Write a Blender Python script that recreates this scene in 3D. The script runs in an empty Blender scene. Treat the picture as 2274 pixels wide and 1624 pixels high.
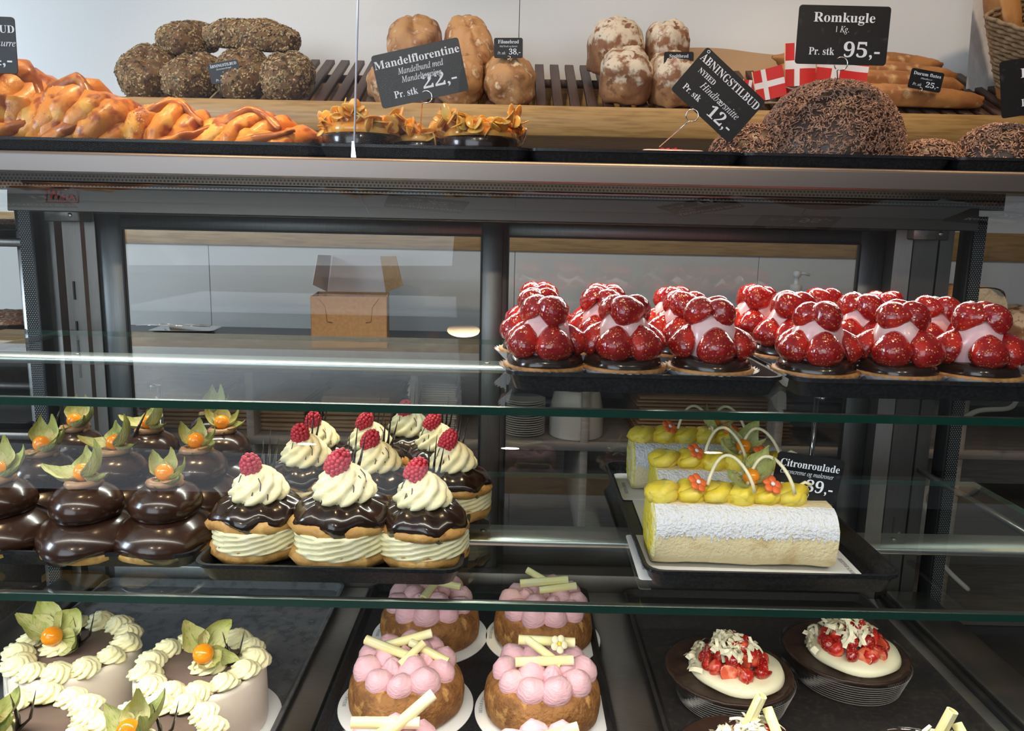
import bpy, bmesh, math, random
import numpy as np
from mathutils import Vector, Matrix, noise
PI = math.pi
SC = bpy.context.scene
COL = SC.collection

# ---------------------------------------------------------------- camera
EYE = np.array([0.0, 0.0, 1.25])
FPX = 1720.0
PITCH, ROLL = math.radians(9.9), 0.0215
FWD = np.array([0, math.cos(PITCH), -math.sin(PITCH)])
_r0 = np.array([1.0, 0, 0]); _u0 = np.cross(_r0, FWD)
RGT = _r0 * math.cos(ROLL) + _u0 * math.sin(ROLL)
UPV = -_r0 * math.sin(ROLL) + _u0 * math.cos(ROLL)
cam_d = bpy.data.cameras.new('camera'); cam = bpy.data.objects.new('camera', cam_d); COL.objects.link(cam)
cam_d.sensor_fit = 'HORIZONTAL'; cam_d.sensor_width = 36.0; cam_d.lens = FPX / 2274.0 * 36.0
cam_d.clip_start = 0.02; cam_d.clip_end = 60
mw = Matrix.Identity(4)
for i in range(3):
    mw[i][0] = RGT[i]; mw[i][1] = UPV[i]; mw[i][2] = -FWD[i]; mw[i][3] = EYE[i]
cam.matrix_world = mw
SC.camera = cam

# ---------------------------------------------------------------- world, exposure, big lights
SC.view_settings.view_transform = 'Standard'; SC.view_settings.look = 'None'
SC.view_settings.gamma = 1.0; SC.view_settings.exposure = 0.0
SC.view_settings.use_curve_mapping = False
SC.cycles.max_bounces = 8; SC.cycles.diffuse_bounces = 3; SC.cycles.glossy_bounces = 4; SC.cycles.transparent_max_bounces = 14
SC.cycles.caustics_reflective = False; SC.cycles.caustics_refractive = False
W = bpy.data.worlds.new('world'); SC.world = W; W.use_nodes = True
bg = W.node_tree.nodes['Background']
bg.inputs['Color'].default_value = (0.72, 0.84, 1.0, 1); bg.inputs['Strength'].default_value = 0.5

def aim(o, loc, target):
    o.location = loc
    d = Vector(target) - Vector(loc)
    o.rotation_euler = d.to_track_quat('-Z', 'Y').to_euler()

def area(name, loc, target, sx, sy, power, col):
    l = bpy.data.lights.new(name, 'AREA'); l.shape = 'RECTANGLE'; l.size = sx; l.size_y = sy
    l.energy = power; l.color = col
    o = bpy.data.objects.new(name, l); COL.objects.link(o); aim(o, loc, target); return o

def spot(name, loc, target, power, col, size=50, blend=0.5, rad=0.03):
    l = bpy.data.lights.new(name, 'SPOT'); l.energy = power; l.color = col
    l.spot_size = math.radians(size); l.spot_blend = blend; l.shadow_soft_size = rad
    o = bpy.data.objects.new(name, l); COL.objects.link(o); aim(o, loc, target); return o

# daylight through the shop window behind the viewer
area('daylight_shop_window', (-1.6, -2.55, 1.9), (0.0, 1.3, 1.0), 2.6, 1.9, 62, (0.80, 0.90, 1.0))
area('daylight_side_window', (-3.3, 0.2, 2.0), (-0.6, 2.3, 1.3), 0.9, 0.9, 88, (0.72, 0.86, 1.0))
# warm ceiling spots over the counter
for sx in (-0.75, -0.15, 0.45, 1.0):
    spot('ceiling_spot', (sx, 0.95, 2.72), (sx + 0.02, 1.32, 1.36), 75, (1.0, 0.64, 0.34), 46, 0.6, 0.05)
for sx in (-0.55, 0.35, 1.05):
    spot('ceiling_spot_back', (sx, 1.30, 2.74), (sx, 2.05, 1.55), 30, (1.0, 0.80, 0.60), 60, 0.7, 0.05)

# warm spots over the customer side, shining into the case
for sx in (-0.9, 0.0, 0.9):
    spot('ceiling_spot_front', (sx, -1.5, 2.72), (sx * .8 + .1, 1.7, 0.86), 34, (1.0, 0.80, 0.58), 34, 0.6, 0.04)

# ---------------------------------------------------------------- pixel -> place
def ray(x, y): return FWD + RGT * ((x - 1137) / FPX) - UPV * ((y - 812) / FPX)
def onz(x, y, z):
    d = ray(x, y); return EYE + d * ((z - EYE[2]) / d[2])
def ony(x, y, Y):
    d = ray(x, y); return EYE + d * (Y / d[1])

# ---------------------------------------------------------------- mesh helpers
class MB:
    def __init__(s): s.v = []; s.f = []; s.n = 0
    def add(s, V, F):
        V = np.asarray(V, float).reshape(-1, 3); s.v.append(V)
        b = s.n
        s.f.extend([tuple(i + b for i in f) for f in F]); s.n += len(V); return s
    def box(s, x0, x1, y0, y1, z0, z1):
        V = [(x, y, z) for x in (x0, x1) for y in (y0, y1) for z in (z0, z1)]
        return s.add(V, [(0, 1, 3, 2), (4, 6, 7, 5), (0, 4, 5, 1), (2, 3, 7, 6), (0, 2, 6, 4), (1, 5, 7, 3)])
    def rbox(s, x0, x1, y0, y1, z0, z1, r=0.004, seg=2):
        bm = bmesh.new(); bmesh.ops.create_cube(bm, size=1.0)
        bmesh.ops.scale(bm, vec=(x1 - x0, y1 - y0, z1 - z0), verts=bm.verts)
        bmesh.ops.bevel(bm, geom=bm.edges[:], offset=r, segments=seg, affect='EDGES', profile=0.5)
        bm.verts.index_update()
        V = [(v.co.x + (x0 + x1) / 2, v.co.y + (y0 + y1) / 2, v.co.z + (z0 + z1) / 2) for v in bm.verts]
        F = [[v.index for v in f.verts] for f in bm.faces]; bm.free(); return s.add(V, F)
    def grid(s, fn, nu, nv, wu=False, wv=False):
        V = [fn(i / (nu if wu else nu - 1), j / (nv if wv else nv - 1)) for i in range(nu) for j in range(nv)]
        F = []
        for i in range(nu if wu else nu - 1):
            for j in range(nv if wv else nv - 1):
                a = i * nv + j; b = ((i + 1) % nu) * nv + j
                c = ((i + 1) % nu) * nv + (j + 1) % nv; d = i * nv + (j + 1) % nv
                F.append((a, b, c, d))
        return s.add(V, F)
    def loft(s, loops, cap0=True, cap1=True):
        n = len(loops[0]); V = [p for L in loops for p in L]; F = []
        for k in range(len(loops) - 1):
            for i in range(n):
                j = (i + 1) % n
                F.append((k * n + i, k * n + j, (k + 1) * n + j, (k + 1) * n + i))
        if cap0: F.append(tuple(range(n - 1, -1, -1)))
        if cap1: b = (len(loops) - 1) * n; F.append(tuple(range(b, b + n)))
        return s.add(V, F)
    def lathe(s, prof, n=32, fn=None, c=(0, 0, 0), cap0=True, cap1=True):
        loops = []
        for r, z in prof:
            L = []
            for i in range(n):
                t = 2 * PI * i / n; rr, zz = fn(t, r, z) if fn else (r, z)
                L.append((c[0] + rr * math.cos(t), c[1] + rr * math.sin(t), c[2] + zz))
            loops.append(L)
        return s.loft(loops, cap0, cap1)
    def tube(s, pts, rad, n=8, cap=True, flat=1.0):
        P = [Vector(p) for p in pts]; m = len(P)
        if not hasattr(rad, '__len__'): rad = [rad] * m
        T = [(P[min(i + 1, m - 1)] - P[max(i - 1, 0)]).normalized() for i in range(m)]
        ref = Vector((0, 0, 1)) if abs(T[0].z) < 0.9 else Vector((1, 0, 0))
        nn = T[0].cross(ref).normalized(); loops = []
        for i in range(m):
            nn = (nn - T[i] * nn.dot(T[i])).normalized(); b = T[i].cross(nn)
            loops.append([tuple(P[i] + (nn * math.cos(2 * PI * k / n) + b * flat * math.sin(2 * PI * k / n)) * rad[i]) for k in range(n)])
        return s.loft(loops, cap, cap)
    def ball(s, c, r, nu=12, nv=8, fn=None):
        rx, ry, rz = r if hasattr(r, '__len__') else (r, r, r)
        prof = [(math.sin(PI * (j + .5) / nv) if 0 < j < nv - 1 else math.sin(PI * (j + .5) / nv) * .9, -math.cos(PI * (j + .5) / nv)) for j in range(nv)]
        loops = []
        for pr, pz in prof:
            L = []
            for i in range(nu):
                t = 2 * PI * i / nu; d = np.array([pr * math.cos(t), pr * math.sin(t), pz])
                k = fn(d) if fn else 1.0
                L.append((c[0] + d[0] * rx * k, c[1] + d[1] * ry * k, c[2] + d[2] * rz * k))
            loops.append(L)
        return s.loft(loops)
    def scatter(s, V, F, mats):
        """many copies of a small mesh: mats = list of (3x3, offset)"""
        V = np.asarray(V, float); A = np.array([m[0] for m in mats]); O = np.array([m[1] for m in mats])
        W = np.einsum('kij,nj->kni', A, V) + O[:, None, :]
        nv = len(V); b = s.n
        s.v.append(W.reshape(-1, 3)); s.n += nv * len(mats)
        for k in range(len(mats)):
            q = b + k * nv
            s.f.extend([tuple([i + q for i in f]) for f in F])
        return s
    def xf(s, A=None, o=(0, 0, 0)):
        s.v = [(v @ np.asarray(A).T if A is not None else v) + np.asarray(o) for v in s.v]; return s
    def disp(s, amp, scale, seed=0, only=None):
        for k, v in enumerate(s.v):
            for i in range(len(v)):
                p = Vector(v[i] * scale) + Vector((seed, seed * .7, -seed))
                d = noise.noise_vector(p)
                v[i] += np.array(d) * amp
        return s
    def mesh(s, name, smooth=True):
        me = bpy.data.meshes.new(name)
        V = np.concatenate(s.v) if s.v else np.zeros((0, 3))
        me.from_pydata(V.tolist(), [], s.f); me.update()
        if smooth:
            me.polygons.foreach_set('use_smooth', [True] * len(me.polygons))
        return me
    def build(s, name, mat, parent=None, loc=(0, 0, 0), rot=(0, 0, 0), smooth=True, auto=None):
        me = s.mesh(name, smooth)
        if auto: me.set_sharp_from_angle(angle=math.radians(auto))
        return place(name, me, mat, parent, loc, rot)

def place(name, me, mat=None, parent=None, loc=(0, 0, 0), rot=(0, 0, 0), scale=(1, 1, 1)):
    if mat is not None and not me.materials: me.materials.append(mat)
    o = bpy.data.objects.new(name, me); COL.objects.link(o)
    o.location = loc; o.rotation_euler = rot; o.scale = scale
    if parent: o.parent = parent
    return o

def tag(o, label=None, cat=None, group=None, kind=None):
    if label: o['label'] = label
    if cat: o['category'] = cat
    if group: o['group'] = group
    if kind: o['kind'] = kind
    return o
def thing(name, label, cat, loc=(0, 0, 0), rz=0, group=None, rot=None, scale=1.0):
    o = bpy.data.objects.new(name, None); COL.objects.link(o); o.empty_display_size = 0.02
    o.location = loc; o.rotation_euler = rot if rot else (0, 0, rz); o.scale = (scale,) * 3
    return tag(o, label, cat, group)
def struct(o): o['kind'] = 'structure'; return o
def dup(root, loc, rz=0, label=None, scale=None, group=None, rot=None):
    r = root.copy(); COL.objects.link(r); r.location = loc
    r.rotation_euler = rot if rot else (0, 0, rz)
    if scale: r.scale = (scale,) * 3
    if label: r['label'] = label
    if group: r['group'] = group
    for ch in root.children:
        c = ch.copy(); COL.objects.link(c); c.parent = r
        for g in ch.children:
            d = g.copy(); COL.objects.link(d); d.parent = c
    return r
def rrect(w, d, r, n=4, z=0, cx=0, cy=0):
    L = []
    for qx, qy, a0 in ((1, 1, 0), (-1, 1, 90), (-1, -1, 180), (1, -1, 270)):
        for k in range(n + 1):
            a = math.radians(a0 + 90 * k / n)
            L.append((cx + qx * (w / 2 - r) + r * math.cos(a), cy + qy * (d / 2 - r) + r * math.sin(a), z))
    return L
def rotm(rx=0, ry=0, rz=0, s=(1, 1, 1)):
    from mathutils import Euler
    return np.array(Euler((rx, ry, rz)).to_matrix()) @ np.diag(s)
def nz(x, y, z=0, sc=1): return noise.noise(Vector((x * sc, y * sc, z * sc)))
def nth(k, n):
    W_ = 'lowest second third fourth fifth sixth seventh eighth ninth tenth eleventh twelfth thirteenth fourteenth fifteenth sixteenth seventeenth eighteenth nineteenth twentieth'.split()
    return 'topmost' if k == n - 1 else 'second from the top' if k == n - 2 else 'lowest' if k == 0 else (W_[k] if k < 20 else 'twenty-first') + ' from the bottom'
ORD = ['first', 'second', 'third', 'fourth', 'fifth', 'sixth', 'seventh', 'eighth']

# ---------------------------------------------------------------- materials
def mat(name, col, rough=0.5, metal=0.0, layers=(), bump=(), sss=None, coat=0.0, spec=0.5, coat_rough=0.05, aniso=0.0, trans=0.0, ior=1.45, emit=None, alpha=None):
    """layers: (colour, texture, scale, lo, hi[, stretch]) ; bump: (texture, scale, strength, distance[, stretch])"""
    m = bpy.data.materials.new(name); m.use_nodes = True
    nt = m.node_tree; N = nt.nodes; L = nt.links
    b = N['Principled BSDF']
    b.inputs['Base Color'].default_value = (*col, 1); b.inputs['Roughness'].default_value = rough
    b.inputs['Metallic'].default_value = metal; b.inputs['Specular IOR Level'].default_value = spec
    b.inputs['Coat Weight'].default_value = coat; b.inputs['Coat Roughness'].default_value = coat_rough
    b.inputs['IOR'].default_value = ior; b.inputs['Anisotropic'].default_value = aniso
    b.inputs['Transmission Weight'].default_value = trans
    if alpha is not None: b.inputs['Alpha'].default_value = alpha
    if sss:
        b.inputs['Subsurface Weight'].default_value = sss[0]
        b.inputs['Subsurface Radius'].default_value = sss[1]; b.inputs['Subsurface Scale'].default_value = sss[2]
    if emit: b.inputs['Emission Color'].default_value = (*emit[0], 1); b.inputs['Emission Strength'].default_value = emit[1]
    tc = N.new('ShaderNodeTexCoord')
    def tex(kind, scale, stretch=None):
        src = tc.outputs['Object']
        if stretch:
            mp = N.new('ShaderNodeMapping'); mp.inputs['Scale'].default_value = stretch
            L.new(src, mp.inputs['Vector']); src = mp.outputs['Vector']
        if kind == 'noise':
            t = N.new('ShaderNodeTexNoise'); t.inputs['Scale'].default_value = scale; t.inputs['Detail'].default_value = 4
            L.new(src, t.inputs['Vector']); return t.outputs['Fac']
        if kind == 'top':      # noise weighted towards the upper side of the thing
            t = N.new('ShaderNodeTexNoise'); t.inputs['Scale'].default_value = scale; t.inputs['Detail'].default_value = 5
            L.new(src, t.inputs['Vector']); sp = N.new('ShaderNodeSeparateXYZ'); L.new(tc.outputs['Object'], sp.inputs[0])
            ma = N.new('ShaderNodeMath'); ma.operation = 'MULTIPLY_ADD'; ma.inputs[1].default_value = 2.6
            L.new(sp.outputs['Z'], ma.inputs[0]); L.new(t.outputs['Fac'], ma.inputs[2]); return ma.outputs[0]
        if kind == 'wave':
            t = N.new('ShaderNodeTexWave'); t.inputs['Scale'].default_value = scale; t.inputs['Distortion'].default_value = 3
            t.inputs['Detail'].default_value = 2; L.new(src, t.inputs['Vector']); return t.outputs['Fac']
        t = N.new('ShaderNodeTexVoronoi'); t.inputs['Scale'].default_value = scale
        L.new(src, t.inputs['Vector'])
        if kind == 'cell':
            sp = N.new('ShaderNodeSeparateColor'); L.new(t.outputs['Color'], sp.inputs[0]); return sp.outputs[0]
        return t.outputs['Distance']
    prev = None
    for ly in layers:
        c2, kind, scale, lo, hi = ly[:5]
        f = tex(kind, scale, ly[5] if len(ly) > 5 else None)
        mr = N.new('ShaderNodeMapRange'); mr.inputs['From Min'].default_value = lo; mr.inputs['From Max'].default_value = hi
        L.new(f, mr.inputs['Value'])
        mx = N.new('ShaderNodeMix'); mx.data_type = 'RGBA'
        L.new(mr.outputs[0], mx.inputs['Factor'])
        if prev: L.new(prev, mx.inputs['A'])
        else: mx.inputs['A'].default_value = (*col, 1)
        mx.inputs['B'].default_value = (*c2, 1); prev = mx.outputs['Result']
    if prev: L.new(prev, b.inputs['Base Color'])
    pn = None
    for bp in bump:
        kind, scale, st, dist = bp[:4]
        f = tex(kind, scale, bp[4] if len(bp) > 4 else None)
        bn = N.new('ShaderNodeBump'); bn.inputs['Strength'].default_value = st; bn.inputs['Distance'].default_value = dist
        L.new(f, bn.inputs['Height'])
        if pn: L.new(pn, bn.inputs['Normal'])
        pn = bn.outputs['Normal']
    if pn: L.new(pn, b.inputs['Normal']); 
    return m

def thin_glass(name, tint, refl=1.0, rough=0.0):
    """a pane: light passes straight through, reflection by Fresnel on either side"""
    m = bpy.data.materials.new(name); m.use_nodes = True
    nt = m.node_tree; N = nt.nodes; L = nt.links; N.clear()
    out = N.new('ShaderNodeOutputMaterial'); mx = N.new('ShaderNodeMixShader')
    tr = N.new('ShaderNodeBsdfTransparent'); tr.inputs['Color'].default_value = (*tint, 1)
    gl = N.new('ShaderNodeBsdfGlossy'); gl.inputs['Roughness'].default_value = rough; gl.inputs['Color'].default_value = (refl, refl, refl, 1)
    fr = N.new('ShaderNodeFresnel'); ge = N.new('ShaderNodeNewGeometry')
    io = N.new('ShaderNodeMapRange'); io.inputs['To Min'].default_value = 1.5; io.inputs['To Max'].default_value = 1 / 1.5
    L.new(ge.outputs['Backfacing'], io.inputs['Value']); L.new(io.outputs[0], fr.inputs['IOR'])
    L.new(fr.outputs[0], mx.inputs['Fac']); L.new(tr.outputs[0], mx.inputs[1]); L.new(gl.outputs[0], mx.inputs[2])
    L.new(mx.outputs[0], out.inputs['Surface'])
    return m

def perforated(name, col, hole, pitch, rad):
    m = mat(name, col, 0.32, 1.0)
    nt = m.node_tree; N = nt.nodes; L = nt.links; b = N['Principled BSDF']
    tc = N.new('ShaderNodeTexCoord'); sx = N.new('ShaderNodeSeparateXYZ'); L.new(tc.outputs['Object'], sx.inputs[0])
    def mth(op, a, c=None):
        n = N.new('ShaderNodeMath'); n.operation = op
        for k, v in enumerate((a, c)):
            if v is None: continue
            if isinstance(v, (int, float)): n.inputs[k].default_value = v
            else: L.new(v, n.inputs[k])
        return n.outputs[0]
    u = mth('DIVIDE', sx.outputs['X'], pitch); v = mth('DIVIDE', sx.outputs['Z'], pitch * 0.8)
    row = mth('FLOOR', v); u = mth('ADD', u, mth('MULTIPLY', row, 0.5))
    du = mth('SUBTRACT', mth('FRACT', u), 0.5); dv = mth('SUBTRACT', mth('FRACT', v), 0.5)
    r2 = mth('ADD', mth('MULTIPLY', du, du), mth('MULTIPLY', dv, dv))
    h = mth('LESS_THAN', r2, rad * rad)
    mx = N.new('ShaderNodeMix'); mx.data_type = 'RGBA'; L.new(h, mx.inputs['Factor'])
    mx.inputs['A'].default_value = (*col, 1); mx.inputs['B'].default_value = (*hole, 1)
    L.new(mx.outputs['Result'], b.inputs['Base Color'])
    inv = mth('SUBTRACT', 1.0, h); L.new(inv, b.inputs['Metallic'])
    return m

STEEL = mat('brushed_steel', (0.62, 0.60, 0.57), 0.30, 1.0, bump=[('noise', 60, 0.04, 0.002, (1, 40, 40))], layers=[((0.52, 0.51, 0.49), 'noise', 30, 0.4, 0.7, (1, 30, 30))])
STEELD = mat('dark_steel', (0.34, 0.33, 0.32), 0.36, 1.0, layers=[((0.27, 0.265, 0.26), 'noise', 30, 0.4, 0.7, (30, 30, 1))])
CHROME = mat('chrome', (0.85, 0.85, 0.87), 0.08, 1.0)
WIRE = mat('wire', (0.75, 0.73, 0.72), 0.18, 1.0)
BLACKP = mat('black_plastic', (0.010, 0.010, 0.012), 0.34, spec=.3, layers=[((0.022, 0.022, 0.024), 'noise', 300, .45, .6)], bump=[('noise', 900, .12, .0004)])
BLACKR = mat('black_rubber', (0.010, 0.010, 0.011), 0.55)
SIGNM = mat('sign_black', (0.008, 0.008, 0.009), 0.38, layers=[((0.03, 0.03, 0.032), 'noise', 90, .62, .72)])
LETTER = mat('white_lettering', (0.78, 0.82, 0.90), 0.5)
WOOD = mat('oak', (0.50, 0.29, 0.10), 0.45, layers=[((0.36, 0.19, 0.06), 'noise', 14, .42, .66, (1, 14, 14))], bump=[('noise', 40, .1, .001, (1, 20, 20))])
DARKWOOD = mat('dark_walnut', (0.085, 0.040, 0.026), 0.5, layers=[((0.050, 0.024, 0.016), 'noise', 30, .4, .65, (12, 1, 1))])
WHITEW = mat('white_laminate', (0.74, 0.72, 0.69), 0.35)
WALLM = mat('wall_paint', (0.80, 0.78, 0.75), 0.6)
FLOORM = mat('floor_vinyl', (0.20, 0.18, 0.16), 0.45, layers=[((0.15, 0.135, 0.12), 'noise', 6, .4, .6)])
GLASS = thin_glass('clear_glass', (0.97, 0.985, 0.98), 0.35)
SHELFG = thin_glass('shelf_glass', (0.90, 0.965, 0.945), 0.9)
DOORG = thin_glass('door_glass', (0.94, 0.97, 0.97), 0.9)
GREENE = mat('green_glass_edge', (0.004, 0.042, 0.027), 0.08, spec=0.8, coat=0.5)
WHITE = mat('white_card', (0.80, 0.80, 0.79), 0.45)
KRAFT = mat('kraft_card', (0.46, 0.285, 0.14), 0.65, layers=[((0.40, 0.24, 0.115), 'noise', 120, .4, .6)])
GREYCTR = mat('grey_counter', (0.085, 0.09, 0.10), 0.35)

# ---------------------------------------------------------------- lettering
def serif(t, style='b'):
    o = ''
    for c in t:
        if style == 'b':
            if 'A' <= c <= 'Z': c = chr(0x1D400 + ord(c) - 65)
            elif 'a' <= c <= 'z': c = chr(0x1D41A + ord(c) - 97)
            elif '0' <= c <= '9': c = chr(0x1D7CE + ord(c) - 48)
        elif style == 'i':
            if c == 'h': c = '\u210E'
            elif 'A' <= c <= 'Z': c = chr(0x1D434 + ord(c) - 65)
            elif 'a' <= c <= 'z': c = chr(0x1D44E + ord(c) - 97)
        o += c
    return o
def text_mesh(t, size, style='b', width=None, off=0.0):
    """lettering in the XZ plane facing -Y, centred on the origin"""
    cu = bpy.data.curves.new('lettering', 'FONT'); cu.body = serif(t, style) if style in 'bi' else t
    cu.size = size; cu.align_x = 'CENTER'; cu.extrude = 0.0; cu.resolution_u = 3; cu.offset = off
    ob = bpy.data.objects.new('lettering', cu); COL.objects.link(ob)
    dg = bpy.context.evaluated_depsgraph_get()
    me = bpy.data.meshes.new_from_object(ob.evaluated_get(dg))
    bpy.data.objects.remove(ob); bpy.data.curves.remove(cu)
    n = len(me.vertices); co = np.zeros(n * 3); me.vertices.foreach_get('co', co); co = co.reshape(-1, 3)
    if n:
        x0, x1 = co[:, 0].min(), co[:, 0].max(); co[:, 0] -= (x0 + x1) / 2
        if width: co[:, 0] *= width / max(x1 - x0, 1e-6)
    out = np.stack([co[:, 0], np.zeros(n), co[:, 1]], 1)
    me.vertices.foreach_set('co', out.ravel()); me.update()
    me.name = 'lettering'; me.materials.clear(); return me
# ================================================================ the room
ZT = 1.345           # top of the steel worktop
ZU = 1.25 - 0.1717   # upper glass shelf
ZM = 1.25 - 0.390    # middle glass shelf
ZB = 0.595           # bottom deck
YW = 2.30            # back wall
YD = 1.37            # sliding doors
XL, XR = -0.81, 0.765
SHOPW = mat('shop_wall', (.16, .14, .13), .7)
struct(MB().box(-3.4, 3.4, -2.7, 2.6, -0.05, 0).build('floor', FLOORM, smooth=False))
struct(MB().box(-3.4, 3.4, -2.7, 2.6, 2.80, 2.86).build('ceiling', WALLM, smooth=False))
struct(MB().box(-3.46, -3.4, -2.7, 2.6, 0, 2.8).build('wall_left', SHOPW, smooth=False))
struct(MB().box(3.4, 3.46, -2.7, 2.6, 0, 2.8).build('wall_right', SHOPW, smooth=False))
wf = MB(); wf.box(-3.4, 3.4, -2.76, -2.7, 0, 0.9); wf.box(-3.4, 3.4, -2.76, -2.7, 2.45, 2.8)
for a, b in ((-3.4, -3.0), (-0.25, -0.05), (2.6, 3.4)): wf.box(a, b, -2.76, -2.7, 0.9, 2.45)
struct(wf.build('wall_front', SHOPW, smooth=False))
wb = MB().box(-3.4, 3.4, YW + 0.012, YW + 0.07, 0, 2.8).build('wall_back', mat('seam_grey', (0.10, 0.10, 0.10), .7), smooth=False)
struct(wb)
seam = [ony(465, 600, YW)[0], ony(1153, 60, YW)[0]]
up = [-3.4, seam[1] - 1.72, seam[1], seam[1] + 1.72, 3.4]
for a, b in zip(up[:-1], up[1:]):
    MB().rbox(a + .0008, b - .0008, YW, YW + .014, 1.27, 2.79, .0006, 1).build('wall_panel', WHITEW, wb, smooth=False)
lo = [-3.4, seam[0], ony(1143, 600, YW)[0], seam[0] + 1.62, 3.4]
for a, b in zip(lo[:-1], lo[1:]):
    MB().rbox(a + .0008, b - .0008, YW, YW + .014, 0.90, 1.192, .0006, 1).build('wall_panel', WHITEW, wb, smooth=False)
struct(MB().rbox(-3.3, 3.3, YW - .012, YW + .012, 1.190, 1.272, .002, 1).build('trim_1', WOOD))

# ================================================================ back counter with open shelves
bc = thing('back_counter', 'grey-topped back counter with open shelves against the white wall', 'counter', (0, 0, 0))
MB().rbox(-2.2, 2.0, 1.74, YW - .001, 0.918, 0.948, .002, 1).build('counter_top', GREYCTR, bc)
SHELFW = mat('shelf_grey_wood', (0.30, 0.25, 0.215), .5, layers=[((0.24, .20, .17), 'noise', 12, .4, .6, (1, 12, 12))])
for z in (0.742, 0.50): MB().rbox(-2.2, 2.0, 1.76, YW - .001, z, z + .018, .001, 1).build('shelf_board', SHELFW, bc)
for x in (-1.30, -0.62, -0.235, 0.165, 0.62, 1.05): MB().rbox(x, x + .018, 1.765, YW - .001, 0.05, .917, .001, 1).build('divider', SHELFW, bc)
MB().box(-2.2, 2.0, YW - .02, YW - .002, 0.05, .917).build('back_panel', SHELFW, bc, smooth=False)

# ================================================================ slatted bread shelf on the wall
bs = thing('bread_shelf', 'sloping slatted dark wood bread shelf with oak front rail on the wall', 'shelf', (0, 0, 0))
BX0, BX1 = ony(262, 250, 1.9)[0], 1.75
ZS0, ZS1 = 1.536, 1.695; YS0, YS1 = 1.905, 2.22
SLA = math.atan2(ZS1 - ZS0, YS1 - YS0)
MB().rbox(BX0 - .03, BX1, 1.880, 1.902, 1.470, 1.538, .002, 1).build('front_rail', WOOD, bs)
MB().rbox(BX0, BX1, 1.902, YW - .001, 1.474, 1.492, .001, 1).build('base_board', WOOD, bs)
MB().rbox(BX0, BX1, 2.15, 2.175, 1.628, 1.646, .001, 1).build('slat_rail', DARKWOOD, bs)
MB().rbox(BX0, BX1, 2.262, YW - .001, 1.492, 1.665, .001, 1).build('back_rail', WOOD, bs)
nsl = int((BX1 - BX0) / 0.0408)
sl = MB().rbox(-.0118, .0118, 0, math.hypot(YS1 - YS0, ZS1 - ZS0) + .01, -.012, 0, .0012, 1).mesh('slat')
for i in range(nsl):
    place('slat', sl, DARKWOOD, bs, (BX0 + .02 + i * .0408, YS0, ZS0), (SLA, 0, 0))
def slat_z(y): return ZS0 + (y - YS0) * math.tan(SLA)

# ================================================================ steel worktop across the cases
wt = thing('worktop', 'stainless steel worktop with rolled front edge over the glass case', 'worktop', (0, 0, 0))
wtm = MB(); prof = []
for k in range(7):
    a = PI / 2 * k / 6; prof.append((1.105 + .006 - .006 * math.sin(a), ZT - .006 + .006 * math.cos(a)))
prof += [(1.105, ZT - .027), (1.1075, ZT - .0295), (1.128, ZT - .0295), (1.128, ZT - .008), (1.56, ZT - .008), (1.56, ZT)]
wtm.loft([[(-1.9, y, z) for y, z in prof], [(1.9, y, z) for y, z in prof]])
WTS = mat('worktop_steel', (0.20, 0.18, 0.168), 0.42, 1.0, bump=[('noise', 60, 0.05, 0.002, (1, 60, 60))])
wtm.build('top_sheet', WTS, wt, auto=35)
# ================================================================ the refrigerated glass case
case = thing('display_case', 'refrigerated pastry display case of steel and glass with sliding rear doors', 'display case', (0, 0, 0))
POST = mat('post_steel', (0.22, 0.205, 0.19), 0.42, 1.0, layers=[((0.18, .17, .16), 'noise', 40, .4, .7, (40, 40, 1))])
FASC = mat('fascia_steel', (0.135, 0.125, 0.112), 0.46, 1.0, bump=[('noise', 60, .05, .002, (1, 60, 60))])
# ceiling of the case and perforated air outlet
MB().box(XL - .02, XR + .02, 1.130, 1.46, ZT - .0125, ZT - .0085).build('case_ceiling', BLACKR, case, smooth=False)
MB().box(XL - .03, XR + .03, 1.288, 1.292, 1.298, 1.332).build('air_outlet', perforated('perforated_steel', (.20, .19, .175), (.003, .003, .004), .0062, .33), case, smooth=False)
# fascia (light housing)
fx0, fx1 = ony(25, 440, 1.27)[0], ony(2165, 490, 1.27)[0]
fz0, fz1 = 1.25 + .0185, 1.25 + .0535
fm = MB(); prof = [(1.270, fz1), (1.262, fz1 - .003), (1.258, fz0 - .003), (1.260, fz0 - .0045), (1.263, fz0 - .0045), (1.264, fz0), (1.330, fz0), (1.330, fz0 + .004), (1.300, fz1)]
fm.loft([[(fx0, y, z) for y, z in prof], [(fx1, y, z) for y, z in prof]])
fas = fm.build('fascia', FASC, case, auto=30)
MB().rbox(fx0 + .02, fx1 - .02, 1.268, 1.30, fz1 + .004, fz1 + .009, .001, 1).build('fascia_rail', STEELD, case)
RED = mat('logo_red', (0.55, 0.03, 0.015), .5)
lw = .052; lc = ony(136, 436, 1.2575); lz = lc[2]
lf = MB()
def par(x0, x1, z0, z1, sh=.0025):
    lf.add([(x0 + sh * (z0), -.0006, z0), (x1 + sh * z0, -.0006, z0), (x1 + sh * z1, -.0006, z1), (x0 + sh * z1, -.0006, z1)], [(0, 1, 2, 3)])
lf.box(-lw / 2, lw / 2, -.0006, 0, -.0098, -.0085); lf.box(-lw / 2, -lw / 2 + .0013, -.0006, 0, -.0098, .0098)
lf.box(lw / 2 - .0013, lw / 2, -.0006, 0, -.0098, .0098); lf.box(lw / 2 - .013, lw / 2, -.0006, 0, .0085, .0098); lf.box(-lw / 2, -lw / 2 + .003, -.0006, 0, .0085, .0098)
lgo = lf.build('logo', RED, fas, (lc[0], 1.2575 + .0008, lz), smooth=False)
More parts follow.
